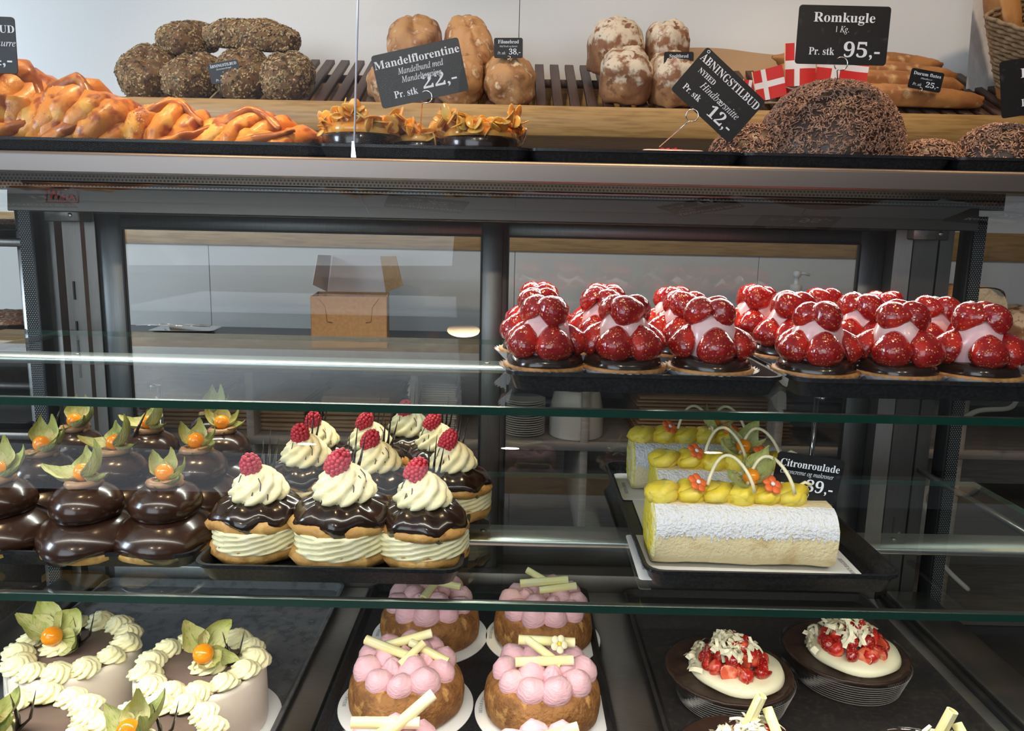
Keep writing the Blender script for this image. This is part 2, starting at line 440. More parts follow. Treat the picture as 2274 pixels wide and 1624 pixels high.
me = text_mesh('W', .021, 's', width=.019, off=.0003); place('logo_lettering', me, RED, fas, (lc[0] - .0115, 1.2570, lz - .0055))
me = text_mesh('iHA', .0135, 's', width=.024, off=.0003); place('logo_lettering', me, RED, fas, (lc[0] + .0105, 1.2570, lz - .0055))
for k, px in enumerate((140, 2070)):
    x = ony(px, 480, 1.33)[0]
    MB().rbox(x - .03, x + .03, 1.325, 1.40, fz0 - .02, fz0 + .01, .002, 1).build('bracket', STEELD, case)
    MB().lathe([(.004, 0), (.004, .002), (.002, .003)], 12).build('bracket_screw', CHROME, case, (x + .015, 1.325, fz0 - .009), (PI / 2, 0, 0))
# corner posts, header, door track
for x0, x1, sg in ((XL, -.729, 1), (.655, XR - .004, -1)):
    w = x1 - x0; p = MB()
    prof = [(x0, 1.40), (x0, 1.352), (x0 + w * .25, 1.345), (x0 + w * .33, 1.357), (x0 + w * .72, 1.357), (x0 + w * .78, 1.362), (x1, 1.362), (x1, 1.40)]
    p.loft([[(x, y, .50) for x, y in prof], [(x, y, 1.30) for x, y in prof]]); p.build('corner_post', POST, case, auto=25)
    for z in (1.13, 1.06, .99):
        MB().box(x0 + w * .5 - .0014, x0 + w * .5 + .0014, 1.3545, 1.3575, z - .016, z + .016).build('shelf_slot', BLACKR, case, smooth=False)
    MB().lathe([(.0045, 0), (.0045, .0015), (.002, .0025)], 12).build('post_screw', CHROME, case, (x0 + w * .62, 1.3565, 1.005), (PI / 2, 0, 0))
MB().rbox(-.729, .655, 1.36, 1.40, 1.262, 1.30, .002, 1).build('header', POST, case)
MB().rbox(-.729, .655, 1.345, 1.42, ZB - .03, ZB + .03, .002, 1).build('door_track', POST, case)
# sliding doors: frame of four bars, pane, handle
DOORF = mat('door_steel', (0.155, 0.16, 0.16), 0.45, 1.0, layers=[((.125, .13, .13), 'noise', 40, .4, .7, (40, 40, 1))])
def door(x0, x1, wx0, wx1, y, hx):
    d = MB(); zt, zb, wz1, wz0 = 1.262, ZB + .03, 1.239, ZB + .09
    d.rbox(x0, wx0, y, y + .014, zb, zt, .001, 1); d.rbox(wx1, x1, y, y + .014, zb, zt, .001, 1)
    d.rbox(wx0 - .001, wx1 + .001, y, y + .014, wz1, zt, .001, 1); d.rbox(wx0 - .001, wx1 + .001, y, y + .014, zb, wz0, .001, 1)
    o = d.build('sliding_door', DOORF, case)
    g = MB(); g.add([(wx0, y + .007, wz0), (wx1, y + .007, wz0), (wx1, y + .007, wz1), (wx0, y + .007, wz1)], [(0, 1, 2, 3)])
    g.build('door_pane', DOORG, o, smooth=False)
    s = MB()
    for a, b, c, e in ((wx0 - .0015, wx0 + .0015, wz0, wz1), (wx1 - .0015, wx1 + .0015, wz0, wz1), (wx0, wx1, wz1 - .0015, wz1 + .0015)): s.box(a, b, y - .001, y + .002, c, e)
    s.build('pane_seal', BLACKR, o, smooth=False)
    MB().tube([(hx, y + .02, .955), (hx, y + .055, .950), (hx, y + .055, .83), (hx, y + .02, .825)], .005, 8).build('door_handle', CHROME, o)
door(-.729, -.020, -.6855, -.0575, 1.366, -.66)
door(-.055, .655, -.0105, .611, 1.386, .58)
# side panes with black dotted border and profile
FRIT = perforated('dotted_border', (.02, .02, .022), (.30, .33, .33), .0042, .30)
for x, sg in ((XL - .012, -1), (XR + .012, 1)):
    g = MB(); g.add([(x, .66, ZB), (x, 1.36, ZB), (x, 1.36, 1.30), (x, 1.14, 1.30), (x, .70, 1.07)], [(0, 1, 2, 3, 4)])
    sp = g.build('side_pane', GLASS, case, smooth=False)
    MB().rbox(x - .003, x + .003, 1.336, 1.372, .50, 1.285, .001, 1).build('side_profile', BLACKR, case)
    b = MB().box(-.014, .014, -.001, .001, -.39, .39)
    b.build('dotted_border', FRIT, case, (x + sg * .018, 1.352, .90), smooth=False)
    # bottom side rail
    r = MB(); xr = x - sg * .075
    r.rbox(min(xr, x), max(xr, x), .60, 1.345, ZB - .03, ZB + .012, .003, 2)
    r.build('side_rail', POST, case)
    MB().rbox(min(xr, xr - sg * .012), max(xr, xr - sg * .012), .60, 1.345, ZB - .03, ZB + .004, .002, 1).build('rail_seal', BLACKR, case)
# bottom deck
MB().box(XL - .02, XR + .02, .58, 1.37, ZB - .055, ZB - .035).build('bottom_deck', STEELD, case, smooth=False)
for k in range(9):
    x = -.72 + k * .1725
    MB().rbox(x, x + .12, .585, 1.345, ZB - .035, ZB - .004, .002, 1).build('deck_slat', STEEL, case)
MB().rbox(XL - .02, XR + .02, .62, 1.45, .05, ZB - .056, .004, 1).build('base_cabinet', STEELD, case)
# front glass: upright, then leaning back to the worktop edge
gp = [(.640, ZB - .03)]
gp += [(.655, .80), (.668, 1.0)]
for k in range(9):
    t = k / 8; gp.append((.674 + .43 * t ** 1.15, 1.05 + .268 * (1 - (1 - t) ** 1.35)))
fg = MB(); fg.grid(lambda u, v: (XL - .012 + (XR - XL + .024) * u, gp[int(round(v * (len(gp) - 1)))][0], gp[int(round(v * (len(gp) - 1)))][1]), 2, len(gp))
fg.build('front_glass', GLASS, case)
# LED strip below the worktop front lip
lamp = MB().box(XL + .02, XR - .02, 1.131, 1.141, ZT - .0165, ZT - .0130).build('led_profile', BLACKR, case, smooth=False)
ls = area('led_strip_top', (-.02, 1.22, fz0 + .055), (-.02, .86, .95), 1.5, .014, 4.6, (1.0, 0.95, 0.86)); ls.data.spread = math.radians(110)

# ================================================================ glass shelves
def gshelf(name, z, y0, y1, ystrip, label, power):
    s = thing(name, label, 'shelf', (0, 0, 0), group='glass shelves in the display case')
    x0, x1 = XL + .004, XR - .004
    g = MB(); g.add([(x0, y0, z), (x1, y0, z), (x1, y1, z), (x0, y1, z)], [(0, 1, 2, 3)])
    g.build('glass_pane', SHELFG, s, smooth=False)
    e = MB(); e.box(x0, x1, y0 - .0006, y0 + .0006, z - .0082, z - .0004)
    e.build('front_edge', GREENE, s, smooth=False)
    e = MB(); e.box(x0, x1, y1 - .0006, y1 + .0006, z - .0082, z - .0004)
    for x in (x0, x1): e.box(x - .0006, x + .0006, y0, y1, z - .0082, z - .0004)
    e.build('side_edge', mat('glass_edge_side', (.05, .14, .11), .1, alpha=.5), s, smooth=False)
    st = MB().rbox(x0 + .01, x1 - .01, ystrip - .028, ystrip + .028, z - .017, z - .0095, .001, 1).build('support_strip', STRIPM, s)
    for x in (-.60, -.034, .52):
        MB().lathe([(.0045, 0), (.0045, .001), (.003, .0016)], 14).build('strip_screw', STEELD, st, (x, ystrip + .006, z - .0095))
    for x in (x0 + .02, x1 - .02):
        MB().rbox(x - .006, x + .006, ystrip + .02, 1.35, z - .026, z - .0172, .002, 1).build('bracket_arm', STEELD, s)
    MB().rbox(x0 + .005, x1 - .005, y0 + .003, y0 + .012, z - .0075, z - .0015, .0008, 1).build('led_profile', STEELD, s)
    area('led_strip_shelf', (-.02, y0 + .010, z - .0085), (-.02, y0 + .13, z - .30), 1.44, .008, power, (1.0, .95, .86)).data.spread = math.radians(130)
    return s
STRIPM = mat('strip_steel', (.80, .82, .82), .42, 1.0, aniso=.8)
_n = STRIPM.node_tree.nodes; _t = _n.new('ShaderNodeTangent'); _t.direction_type = 'RADIAL'; _t.axis = 'X'
STRIPM.node_tree.links.new(_t.outputs[0], _n['Principled BSDF'].inputs['Tangent']); _n['Principled BSDF'].inputs['Anisotropic Rotation'].default_value = .25
YUF, YMF, YSB = .744, .765, 1.22
gshelf('glass_shelf', ZU, YUF, YSB, 1.045, 'clear glass shelf with green edge carrying the strawberry tarts', 0.75)
gshelf('glass_shelf', ZM, YMF, YSB, .985, 'clear glass shelf with green edge carrying the cream puffs and roulades', 1.9)

# ================================================================ glass guard on the worktop
GUARD = thin_glass('guard_glass', (0.985, 0.985, 0.98), 0.10)
sxb, sxt = ony(784, 345, 1.112)[0], ony(795, 0, 1.112)[0]
tl = (sxt - sxb) / .24
def guard(xa, xb, label, edge):
    t = thing('glass_guard', label, 'glass panel', (0, 0, 0), group='glass guards on the worktop')
    zt = 1.80; H = zt - ZT
    g = MB(); g.add([(xa, 1.112, ZT + .002), (xb, 1.112, ZT + .002), (xb + tl * H * (edge == 'r'), 1.112, zt), (xa + tl * H * (edge == 'l'), 1.112, zt)], [(0, 1, 2, 3)])
    g.build('glass_pane', GUARD, t, smooth=False)
    if edge == 'r':
        e = MB().tube([(sxb + .0015, 1.112, ZT + .003), (sxb + tl * H + .0015, 1.112, zt)], [.0016, .0016], 6)
        e.build('polished_edge', mat('glass_edge_bright', (.75, .82, .95), .15, spec=1, coat=1), t)
        c = MB().loft([[(sxb - .002, 1.108, ZT), (sxb + .005, 1.108, ZT), (sxb + .005, 1.116, ZT), (sxb - .002, 1.116, ZT)],
                       [(sxb - .001, 1.110, ZT + .022), (sxb + .002, 1.110, ZT + .022), (sxb + .002, 1.114, ZT + .022), (sxb - .001, 1.114, ZT + .022)]])
        c.build('edge_clip', CHROME, t, smooth=False)
guard(-1.85, sxb - .001, 'clear glass guard pane on the worktop left of the seam', 'r')
guard(sxb + .004, 1.85, 'clear glass guard pane on the worktop right of the seam', 'l')
# ================================================================ shared builders
def loaf_mb(L, W, H, seed=0, amp=.006, p=2.3, nu=40, nv=24, sc=18, score=None):
    def fn(u, v):
        a = 2 * PI * u; b = PI * (v - .5)
        f = lambda c: math.copysign(abs(c) ** (2 / p), c)
        x, y, z = f(math.cos(b)) * f(math.cos(a)), f(math.cos(b)) * f(math.sin(a)), f(math.sin(b))
        if z < -.55: z = -.55 - (z + .55) * -.2
        n = nz(x * 2 + seed, y * 2, z * 2 - seed) * .5 + nz(x * 5 + seed, y * 5, z * 5) * .25
        k = 1 + amp / min(W, H) * 2 * n
        X, Y, Z = x * L / 2 * k, y * W / 2 * k, z * H / 2 * k
        if score: Z -= score(X / L, Y / W) * max(0, z)
        return (X, Y, Z)
    return MB().grid(fn, nu, nv, wu=True)
def surf_pts(mb, n, rng, zmin=-9, want=None):
    V = np.concatenate(mb.v); T = []
    for f in mb.f:
        for k in range(1, len(f) - 1): T.append((f[0], f[k], f[k + 1]))
    T = np.array(T); A, B, C = V[T[:, 0]], V[T[:, 1]], V[T[:, 2]]
    N = np.cross(B - A, C - A); ar = np.linalg.norm(N, axis=1); N = N / np.maximum(ar, 1e-12)[:, None]
    cz = (A[:, 2] + B[:, 2] + C[:, 2]) / 3; w = ar * (cz > zmin)
    if want is not None: w = w * np.array([want(c) for c in (A + B + C) / 3])
    idx = rng.choice(len(T), n, p=w / w.sum()); r1 = np.sqrt(rng.random(n)); r2 = rng.random(n)
    P = (1 - r1)[:, None] * A[idx] + (r1 * (1 - r2))[:, None] * B[idx] + (r1 * r2)[:, None] * C[idx]
    return P, N[idx]
def frames(P, N, rng, lift=0.0, tilt=.3):
    n = N + rng.normal(0, tilt, N.shape); n /= np.linalg.norm(n, axis=1)[:, None]
    t = np.cross(n, rng.normal(0, 1, N.shape)); t /= np.linalg.norm(t, axis=1)[:, None]; b = np.cross(n, t)
    A = np.stack([t, b, n], 2); O = P + n * lift
    return [(A[i], O[i]) for i in range(len(P))]
OCT_V = np.array([(1, 0, 0), (-1, 0, 0), (0, 1, 0), (0, -1, 0), (0, 0, 1), (0, 0, -1)], float)
OCT_F = [(0, 2, 4), (2, 1, 4), (1, 3, 4), (3, 0, 4), (2, 0, 5), (1, 2, 5), (3, 1, 5), (0, 3, 5)]
def tray_mesh(w, d, h, r=.018):
    m = MB(); i = .010
    m.loft([rrect(w - 2 * i, d - 2 * i, r, 4, 0), rrect(w - .006, d - .006, r, 4, h - .004), rrect(w, d, r + .002, 4, h - .004), rrect(w, d, r + .002, 4, h),
            rrect(w - .008, d - .008, r, 4, h), rrect(w - 2 * i - .004, d - 2 * i - .004, r - .003, 4, .0035)])
    return m.mesh('tray')
def tray(label, x, y, z, w, d, h=.02, rz=0, m=None, group='black serving trays'):
    o = place('serving_tray', tray_mesh(w, d, h), m or BLACKP, None, (x, y, z), (0, 0, rz))
    o.data.set_sharp_from_angle(angle=math.radians(40))
    return tag(o, label, 'tray', group)

def sign(tlp, trp, blp, Y, texts, label, ring=None, foot=None, fy=None, rr=.008, r=.0045, group=None):
    tl, tr, bl = ony(*tlp, Y), ony(*trp, Y), ony(*blp, Y)
    ex = tr - tl; w = np.linalg.norm(ex); th = math.atan2(-ex[2], ex[0])
    h = abs((bl - tl) @ np.array([-math.sin(th), 0, -math.cos(th)]))
    c = tl + ex / 2 + np.array([-math.sin(th), 0, -math.cos(th)]) * h / 2
    t = thing('price_sign', label, 'sign', tuple(c), rot=(0, th, 0), group=group)
    L = rrect(w, h, r, 4)
    MB().loft([[(a, 0, b) for a, b, _ in L], [(a, .0016, b) for a, b, _ in L]]).build('sign_plate', SIGNM, t, smooth=False)
    for tx, st, size, wf, cx, cz in texts:
        me = text_mesh(tx, size * h, st, width=wf * w if wf else None)
        place('lettering', me, LETTER, t, (cx * w, -.0005, cz * h))
    if ring:
        R = np.array(Matrix.Rotation(th, 3, 'Y')).T
        loc = lambda p: R @ (np.asarray(p) - c)
        rc = ony(*ring, Y - .002); f = ony(*foot, fy or Y)
        pts = []
        for k in range(15):
            a = -PI * .5 - .4 + 2 * PI * k / 14 * .95
            pts.append(loc((rc[0] + rr * math.cos(a), Y - .002 + .004 * k / 14, rc[2] + rr * math.sin(a))))
        pts = [loc(f)] + [loc(f + (np.array([rc[0] - rr * .6, Y - .002, rc[2] - rr]) - f) * .96)] + pts
        MB().tube(pts, .0009, 6).build('wire_holder', WIRE, t)
    return t

# ================================================================ loaves on the slatted shelf
BR_SEED = mat('seeded_crust', (0.21, 0.105, 0.045), .7, layers=[((0.36, .20, .085), 'noise', 22, .52, .62), ((.07, .055, .03), 'noise', 70, .55, .7)], bump=[('noise', 160, .6, .003)])
SEEDM = mat('mixed_seeds', (0.60, 0.44, 0.23), .6, layers=[((0.10, .055, .03), 'cell', 130, .45, .5), ((.36, .27, .13), 'cell', 90, .6, .65)])
BR_FIL = mat('filone_crust', (0.52, 0.27, 0.11), .65, layers=[((0.30, .125, .045), 'noise', 22, .46, .58), ((.70, .50, .30), 'noise', 45, .56, .66), ((.14, .06, .03), 'noise', 9, .64, .72)], bump=[('noise', 120, .5, .002)])
BR_SPE = mat('spelt_crust', (0.30, 0.125, 0.055), .65, layers=[((0.50, .25, .10), 'noise', 14, .5, .65), ((.78, .63, .46), 'top', 26, .56, .66), ((.25, .10, .045), 'noise', 40, .58, .64), ((.24, .10, .05), 'noise', 60, .6, .72)], bump=[('noise', 100, .5, .002)])
BR_FLU = mat('flute_crust', (0.50, 0.215, 0.06), .55, layers=[((0.34, .125, .035), 'noise', 14, .45, .62), ((.68, .42, .18), 'noise', 26, .60, .72)], bump=[('noise', 100, .4, .002)])
rng = np.random.default_rng(5)
def seeded(px, Y, L, W, H, seed, label, rot=None, dz=0, z=None, ns=1150):
    x = ony(px[0], px[1], Y)[0]; zz = z if z is not None else slat_z(Y) + H * .30 + dz
    t = thing('seeded_loaf', label, 'bread', (x, Y, zz), rot=lrot(rot or (SLA, 0, PI / 2)), group='seeded loaves on the bread shelf')
    mb = loaf_mb(L, W, H, seed, .008, 2.35, score=lambda X, Y_: .008 * math.exp(-((Y_ - .2 * math.sin(X * 3)) / .06) ** 2))
    P, N = surf_pts(mb, ns, rng, -H * .3)
    mb.build('crust', BR_SEED, t)
    s = MB(); fr = frames(P, N, rng, .0008)
    V = OCT_V * np.array([.0045, .0024, .0014])
    s.scatter(V, OCT_F, fr); o = s.build('seed_coat', SEEDM, t, smooth=False); o['kind'] = 'stuff'
    return t
R_ = lambda rx, ry, rz: (math.radians(rx), math.radians(ry), math.radians(rz))
def lrot(r): return tuple((Matrix.Rotation(r[0], 3, 'X') @ Matrix.Rotation(r[1], 3, 'Y') @ Matrix.Rotation(r[2], 3, 'Z')).to_euler())
def topH(px, py, Y, z0): return ony(px, py, Y)[2] - z0
seeded((335, 175), 1.985, .19, .125, .115, 1, 'leftmost seeded loaf in the lower row of the pile on the slats', R_(32, 8, 82))
seeded((430, 190), 1.975, .17, .125, .100, 2, 'seeded loaf in the lower row just left of the small 25 sign', R_(28, 0, 80))
seeded((542, 190), 1.985, .18, .130, .115, 3, 'split seeded loaf in the lower row behind the small 25 sign', R_(30, 0, 97))
seeded((640, 190), 1.975, .17, .125, .110, 4, 'pale seeded loaf at the right end of the lower row', R_(28, 0, 90), ns=1800)
seeded((418, 92), 2.05, .17, .115, .095, 5, 'shorter seeded loaf lying on top of the pile at left', R_(12, -6, 70), z=1.700)
seeded((560, 85), 2.03, .235, .10, .088, 6, 'long seeded loaf lying crosswise on top of the pile', R_(8, 3, 3), z=1.706, ns=1800)
def plain(name, px, Y, L, W, H, seed, m, label, group, rot=None, z=None, p=2.3, amp=.014, score=None, dz=0):
    x = ony(px[0], px[1], Y)[0]; zz = z if z is not None else slat_z(Y) + H * .30 + dz
    mb = loaf_mb(L, W, H, seed, amp, p, score=score)
    o = mb.build(name, m, None, (x, Y, zz), lrot(rot or (SLA, 0, PI / 2))); return tag(o, label, 'bread', group)
sc1 = lambda X, Y_: .005 * math.exp(-((Y_ - .25 * X) / .035) ** 2)
g = 'filone loaves on the bread shelf'
plain('filone_loaf', (920, 100), 2.08, .17, .135, .115, 11, BR_FIL, 'round brown filone loaf at the back, left, above the florentine sign', g, R_(40, 0, 88), 1.715, score=sc1)
plain('filone_loaf', (1040, 110), 2.07, .20, .125, .115, 12, BR_FIL, 'filone loaf leaning on the back row with a dark scorch spot', g, R_(48, 10, 100), 1.700, score=sc1)
plain('filone_loaf', (872, 200), 1.965, .16, .12, .11, 13, BR_FIL, 'filone loaf mostly hidden behind the florentine sign', g, score=sc1)
plain('filone_loaf', (1025, 195), 1.965, .17, .115, .12, 14, BR_FIL, 'front filone loaf at the right edge of the florentine sign', g, R_(30, 0, 84), score=sc1)
plain('filone_loaf', (1130, 190), 1.965, .17, .125, .125, 15, BR_FIL, 'front filone loaf directly under the small 38 sign', g, R_(30, 0, 95), score=sc1)
g = 'floured spelt loaves on the bread shelf'
sc2 = lambda X, Y_: .005 * (math.exp(-((Y_ - .15) / .04) ** 2) + math.exp(-((X + .1 * Y_) / .05) ** 2))
plain('spelt_loaf', (1365, 150), 2.07, .16, .14, .16, 21, BR_SPE, 'large floured spelt loaf in the back row at left', g, R_(20, 0, 92), z=1.700, score=sc2, p=2.7)
plain('spelt_loaf', (1477, 150), 2.08, .15, .11, .15, 22, BR_SPE, 'floured spelt loaf in the back row behind the small 36 sign', g, R_(20, 0, 85), z=1.705, score=sc2, p=2.7)
plain('spelt_loaf', (1388, 195), 1.965, .15, .125, .145, 23, BR_SPE, 'floured spelt loaf in the front row at left', g, R_(22, 0, 88), dz=.004, score=sc2, p=2.9)
plain('spelt_loaf', (1490, 195), 1.965, .15, .115, .14, 24, BR_SPE, 'floured spelt loaf in the front row under the small 36 sign', g, R_(22, 0, 95), score=sc2, p=2.9)
# kraft paper behind the flutes
kx0, kx1 = ony(1512, 100, 2.2)[0], ony(2052, 115, 2.2)[0]
kp = MB()
def kfn(u, v):
    x = kx0 + (kx1 - kx0) * u; zt = 1.752 - .024 * u + (.004 * math.sin(u * 9))
    z = 1.63 + (zt - 1.63) * v; y = 2.19 + .05 * v + .006 * math.sin(u * 14 + v * 3) + .004 * nz(u * 7, v * 3)
    return (x, y, z)
kp.grid(kfn, 40, 8); kp.grid(lambda u, v: tuple(np.array(kfn(u, v)) + np.array((0, .0015, 0))), 40, 8)
tag(kp.build('paper_sheet', mat('kraft_paper', (.43, .27, .15), .7, bump=[('noise', 14, .3, .01)])), 'creased brown kraft paper standing behind the flutes', 'paper')
# flutes lying along the shelf
g = 'durum flutes on the bread shelf'
for k, (pr, py, Y, z, L, lab) in enumerate(((2178, 232, 1.955, None, .50, 'front durum flute lying along the oak rail'), (2132, 195, 2.03, 1.632, .48, 'second durum flute from the front beside the small 25 sign'),
                                     (2118, 170, 2.10, 1.668, .46, 'third durum flute in the row behind the price sign'), (2088, 158, 2.16, 1.705, .44, 'rearmost durum flute against the kraft paper'))):
    xr = ony(pr, py, Y)[0]; H = .062
    mb = loaf_mb(L, .078, H, 31 + k, .004, 2.5, 64, 20, score=lambda X, Y_: .012 * math.exp(-((Y_ - .14 * math.sin(X * 38)) / .06) ** 2))
    tag(mb.build('durum_flute', BR_FLU, None, (xr - L / 2, Y, z if z else slat_z(Y) + H * .40), R_(14, 1.5, -2)), lab, 'bread', g)
# ---- flags in a black block
FRED = mat('flag_red', (0.62, 0.022, 0.018), .6); FWHT = mat('flag_white', (.80, .74, .72), .6); STICK = mat('stick_wood', (.62, .45, .26), .6)
fb = ony(1868, 172, 1.925)
fblk = MB().rbox(-.038, .038, -.016, .016, -.014, .014, .002, 1).build('flag_holder', BLACKP, None, (fb[0], fb[1], slat_z(1.925) + .016 ))
tag(fblk, 'small black block holding the paper flags', 'holder')
def flag(cx, cy, wpx, hpx, rot, Y, foot, label, seed):
    c = ony(cx, cy, Y); s = Y / 1700; w, h = wpx * s, hpx * s
    t = thing('paper_flag', label, 'flag', tuple(c), rot=(0, math.radians(rot), 0), group='small red and white paper flags')
    wav = lambda u, v: .006 * math.sin(u * 5 + seed) * u
    for nm, m, rects in (('flag_red_field', FRED, ((0, .30, 0, .40), (.46, 1, 0, .40), (0, .30, .60, 1), (.46, 1, .60, 1))), ('flag_cross', FWHT, ((.30, .46, 0, 1), (0, .30, .40, .60), (.46, 1, .40, .60)))):
        mb = MB()
        for a, b, e, f in rects:
            for off in (0, .0006):
                mb.grid(lambda u, v: (((a + (b - a) * u) - .5) * w, wav(a + (b - a) * u, 0) + off, ((e + (f - e) * v) - .5) * h), 8, 3)
        mb.build(nm, m, t)
    R = np.array(Matrix.Rotation(math.radians(rot), 3, 'Y')).T
    top = np.array((-w / 2, 0, h / 2)); ft = R @ (np.array(foot) - c)
    MB().tube([top, np.array((-w / 2, 0, -h / 2)), ft], .0013, 6).build('stick', STICK, t)
ft = lambda k: (fb[0] - .03 + .012 * k, fb[1], fblk.location.z + .005)
flag(1708, 186, 62, 62, -14, 1.90, ft(0), 'tilted paper flag nearest the raspberry slice sign', 0)
flag(1668, 206, 40, 50, 6, 1.915, ft(1), 'half-hidden paper flag at the far left of the bunch', 1)
flag(1778, 143, 66, 86, -4, 1.91, ft(2), 'tall paper flag left of the rum ball sign', 2)
flag(1742, 190, 52, 44, 12, 1.925, ft(3), 'small drooping paper flag low in the bunch', 3)
flag(1872, 148, 110, 62, 5, 1.93, ft(4), 'wide paper flag behind the rum ball sign', 4)
# ---- wicker basket with baguettes
bk = thing('wicker_basket', 'tan wicker basket leaning at the right end of the bread shelf', 'basket', tuple(ony(2330, 238, 2.05)), rot=lrot(R_(34, -8, 28)))
WICK = mat('wicker', (0.33, 0.215, 0.11), .6, layers=[((.22, .135, .065), 'noise', 60, .4, .6)])
wv = MB(); NL = 22
for k in range(NL):
    t = k / (NL - 1); z = .005 + .235 * t; w, d = .20 + .16 * t, .15 + .11 * t; L = rrect(w, d, .03, 4)
    per = []; n = len(L)
    for i in range(n):
        a, b = np.array(L[i]), np.array(L[(i + 1) % n]); seg = max(1, int(np.linalg.norm(b - a) / .008))
        for q in range(seg): per.append(a + (b - a) * q / seg)
    m = len(per); pts = []
    for i, p in enumerate(per + per[:1]):
        nrm = np.array((p[0], p[1], 0)); nrm /= max(np.linalg.norm(nrm), 1e-6)
        pts.append(p + nrm * .0034 * math.sin(i / m * 2 * PI * 28 + PI * (k % 2)) + np.array((0, 0, z)))
    wv.tube(pts, .0052, 6, cap=False)
wv.build('weave', WICK, bk)
st = MB()
for i in range(28):
    a = 2 * PI * i / 28
    def on(t):
        w, d = .20 + .16 * t, .15 + .11 * t; s_ = 1 / max(abs(math.cos(a)) / (w / 2), abs(math.sin(a)) / (d / 2)); s_ = min(s_, math.hypot(w / 2, d / 2) * .92)
        return (s_ * math.cos(a), s_ * math.sin(a), .005 + .24 * t)
    st.tube([on(0), on(.5), on(1)], .003, 5)
st.build('stakes', WICK, bk); MB().loft([rrect(.2, .15, .03, 4, .002), rrect(.2, .15, .03, 4, .007)]).build('basket_base', WICK, bk)
bloc = bk.matrix_basis
def inb(p): return tuple(bloc @ Vector(p))
for px, py, L, W, seed, lab, m in ((2222, 95, .40, .082, 41, 'golden crusty baguette standing at the left in the wicker basket', BR_FLU), (2292, 92, .42, .085, 42, 'darker scored baguette standing at the right in the wicker basket', BR_FIL)):
    c = ony(px, py, 2.03); mb = loaf_mb(L, W, W * .9, seed, .006, 2.6, 60, 18, score=lambda X, Y_: .010 * max(0, math.sin(X * 40 + Y_ * 4)) ** 3)
    tag(mb.build('baguette', m, None, (c[0], c[1] - .02, c[2]), (0, math.radians(74 if seed == 41 else 84), 0)), lab, 'bread', 'baguettes in the basket')
pb = ony(2205, 60, 2.10)
pm = MB(); pm.grid(lambda u, v: (pb[0] - .05 + .30 * u, pb[1] + .03 * math.sin(u * 4) + .02 * v, pb[2] - .16 + .30 * v + .01 * nz(u * 4, v * 4)), 16, 10)
tag(pm.build('paper_liner', mat('white_paper', (.72, .69, .66), .7, bump=[('noise', 20, .4, .01)])), 'crumpled white paper behind the baguettes', 'paper')

# ---- small price signs among the loaves
SG = 'small black price signs on the bread shelf'
sign((460, 143), (527, 131), (470, 188), 1.905, [('ABNINGSTILBUD', 'b', .20, .88, 0, .27), ('°', 's', .22, None, -.405, .30), ('Sommerbrød', 'i', .12, .5, 0, .13), ('Pr. stk', 'i', .16, .28, -.20, -.40), ('25,-', 'b', .36, .40, .22, -.34)],
     'small black price sign reading 25 leaning on the seeded loaves', (493, 185), (494, 212), 1.91, .004, group=SG)
sign((1097, 84), (1161, 84), (1098, 129), 1.90, [('Filonebrød', 'b', .26, .72, 0, .22), ('Med hvede og durum', 'i', .13, .62, 0, .04), ('Pr. stk', 'i', .2, .28, -.24, -.32), ('38,-', 'b', .40, .40, .22, -.32)],
     'small black price sign reading Filonebrød 38 above the filone loaves', (1130, 128), (1130, 160), 1.91, .004, group=SG)
sign((1475, 115), (1541, 115), (1473, 162), 1.90, [('Speltbrød', 'b', .24, .64, 0, .22), ('Med surdej', 'i', .12, .4, 0, .04), ('Pr. stk', 'i', .2, .28, -.24, -.36), ('36,-', 'b', .38, .40, .20, -.34)],
     'small black price sign reading Speltbrød 36 among the spelt loaves', (1500, 160), (1500, 190), 1.91, .004, group=SG)
sign((2026, 150), (2098, 163), (2011, 193), 1.89, [('Durum flutes', 'b', .24, .84, 0, .20), ('Håndlavet', 'i', .12, .36, 0, .02), ('Pr. stk', 'i', .2, .28, -.24, -.34), ('25,-', 'b', .38, .40, .22, -.34)],
     'small tilted black price sign reading Durum flutes 25', (2045, 198), (2044, 210), 1.90, .004, group=SG)

# ================================================================ trays and pastries on the worktop
DT = .0; YT = 1.128
def dtray(pxl, label, w=.305, d=.40):
    x = ony(pxl, 325, YT)[0]; return x, tray(label, x + w / 2, YT + d / 2, ZT + .0005, w, d, .020)
dtray(705 - 2 * 475, 'black tray on the worktop at the far left under the braided buns', .305 * 2)
dtray(700, 'black tray on the worktop under the almond florentines')
dtray(1174, 'black tray on the worktop holding the single raspberry slice')
dtray(1650, 'black tray on the worktop under the large rum ball')
dtray(2128, 'black tray at the right end of the worktop under the small rum balls')
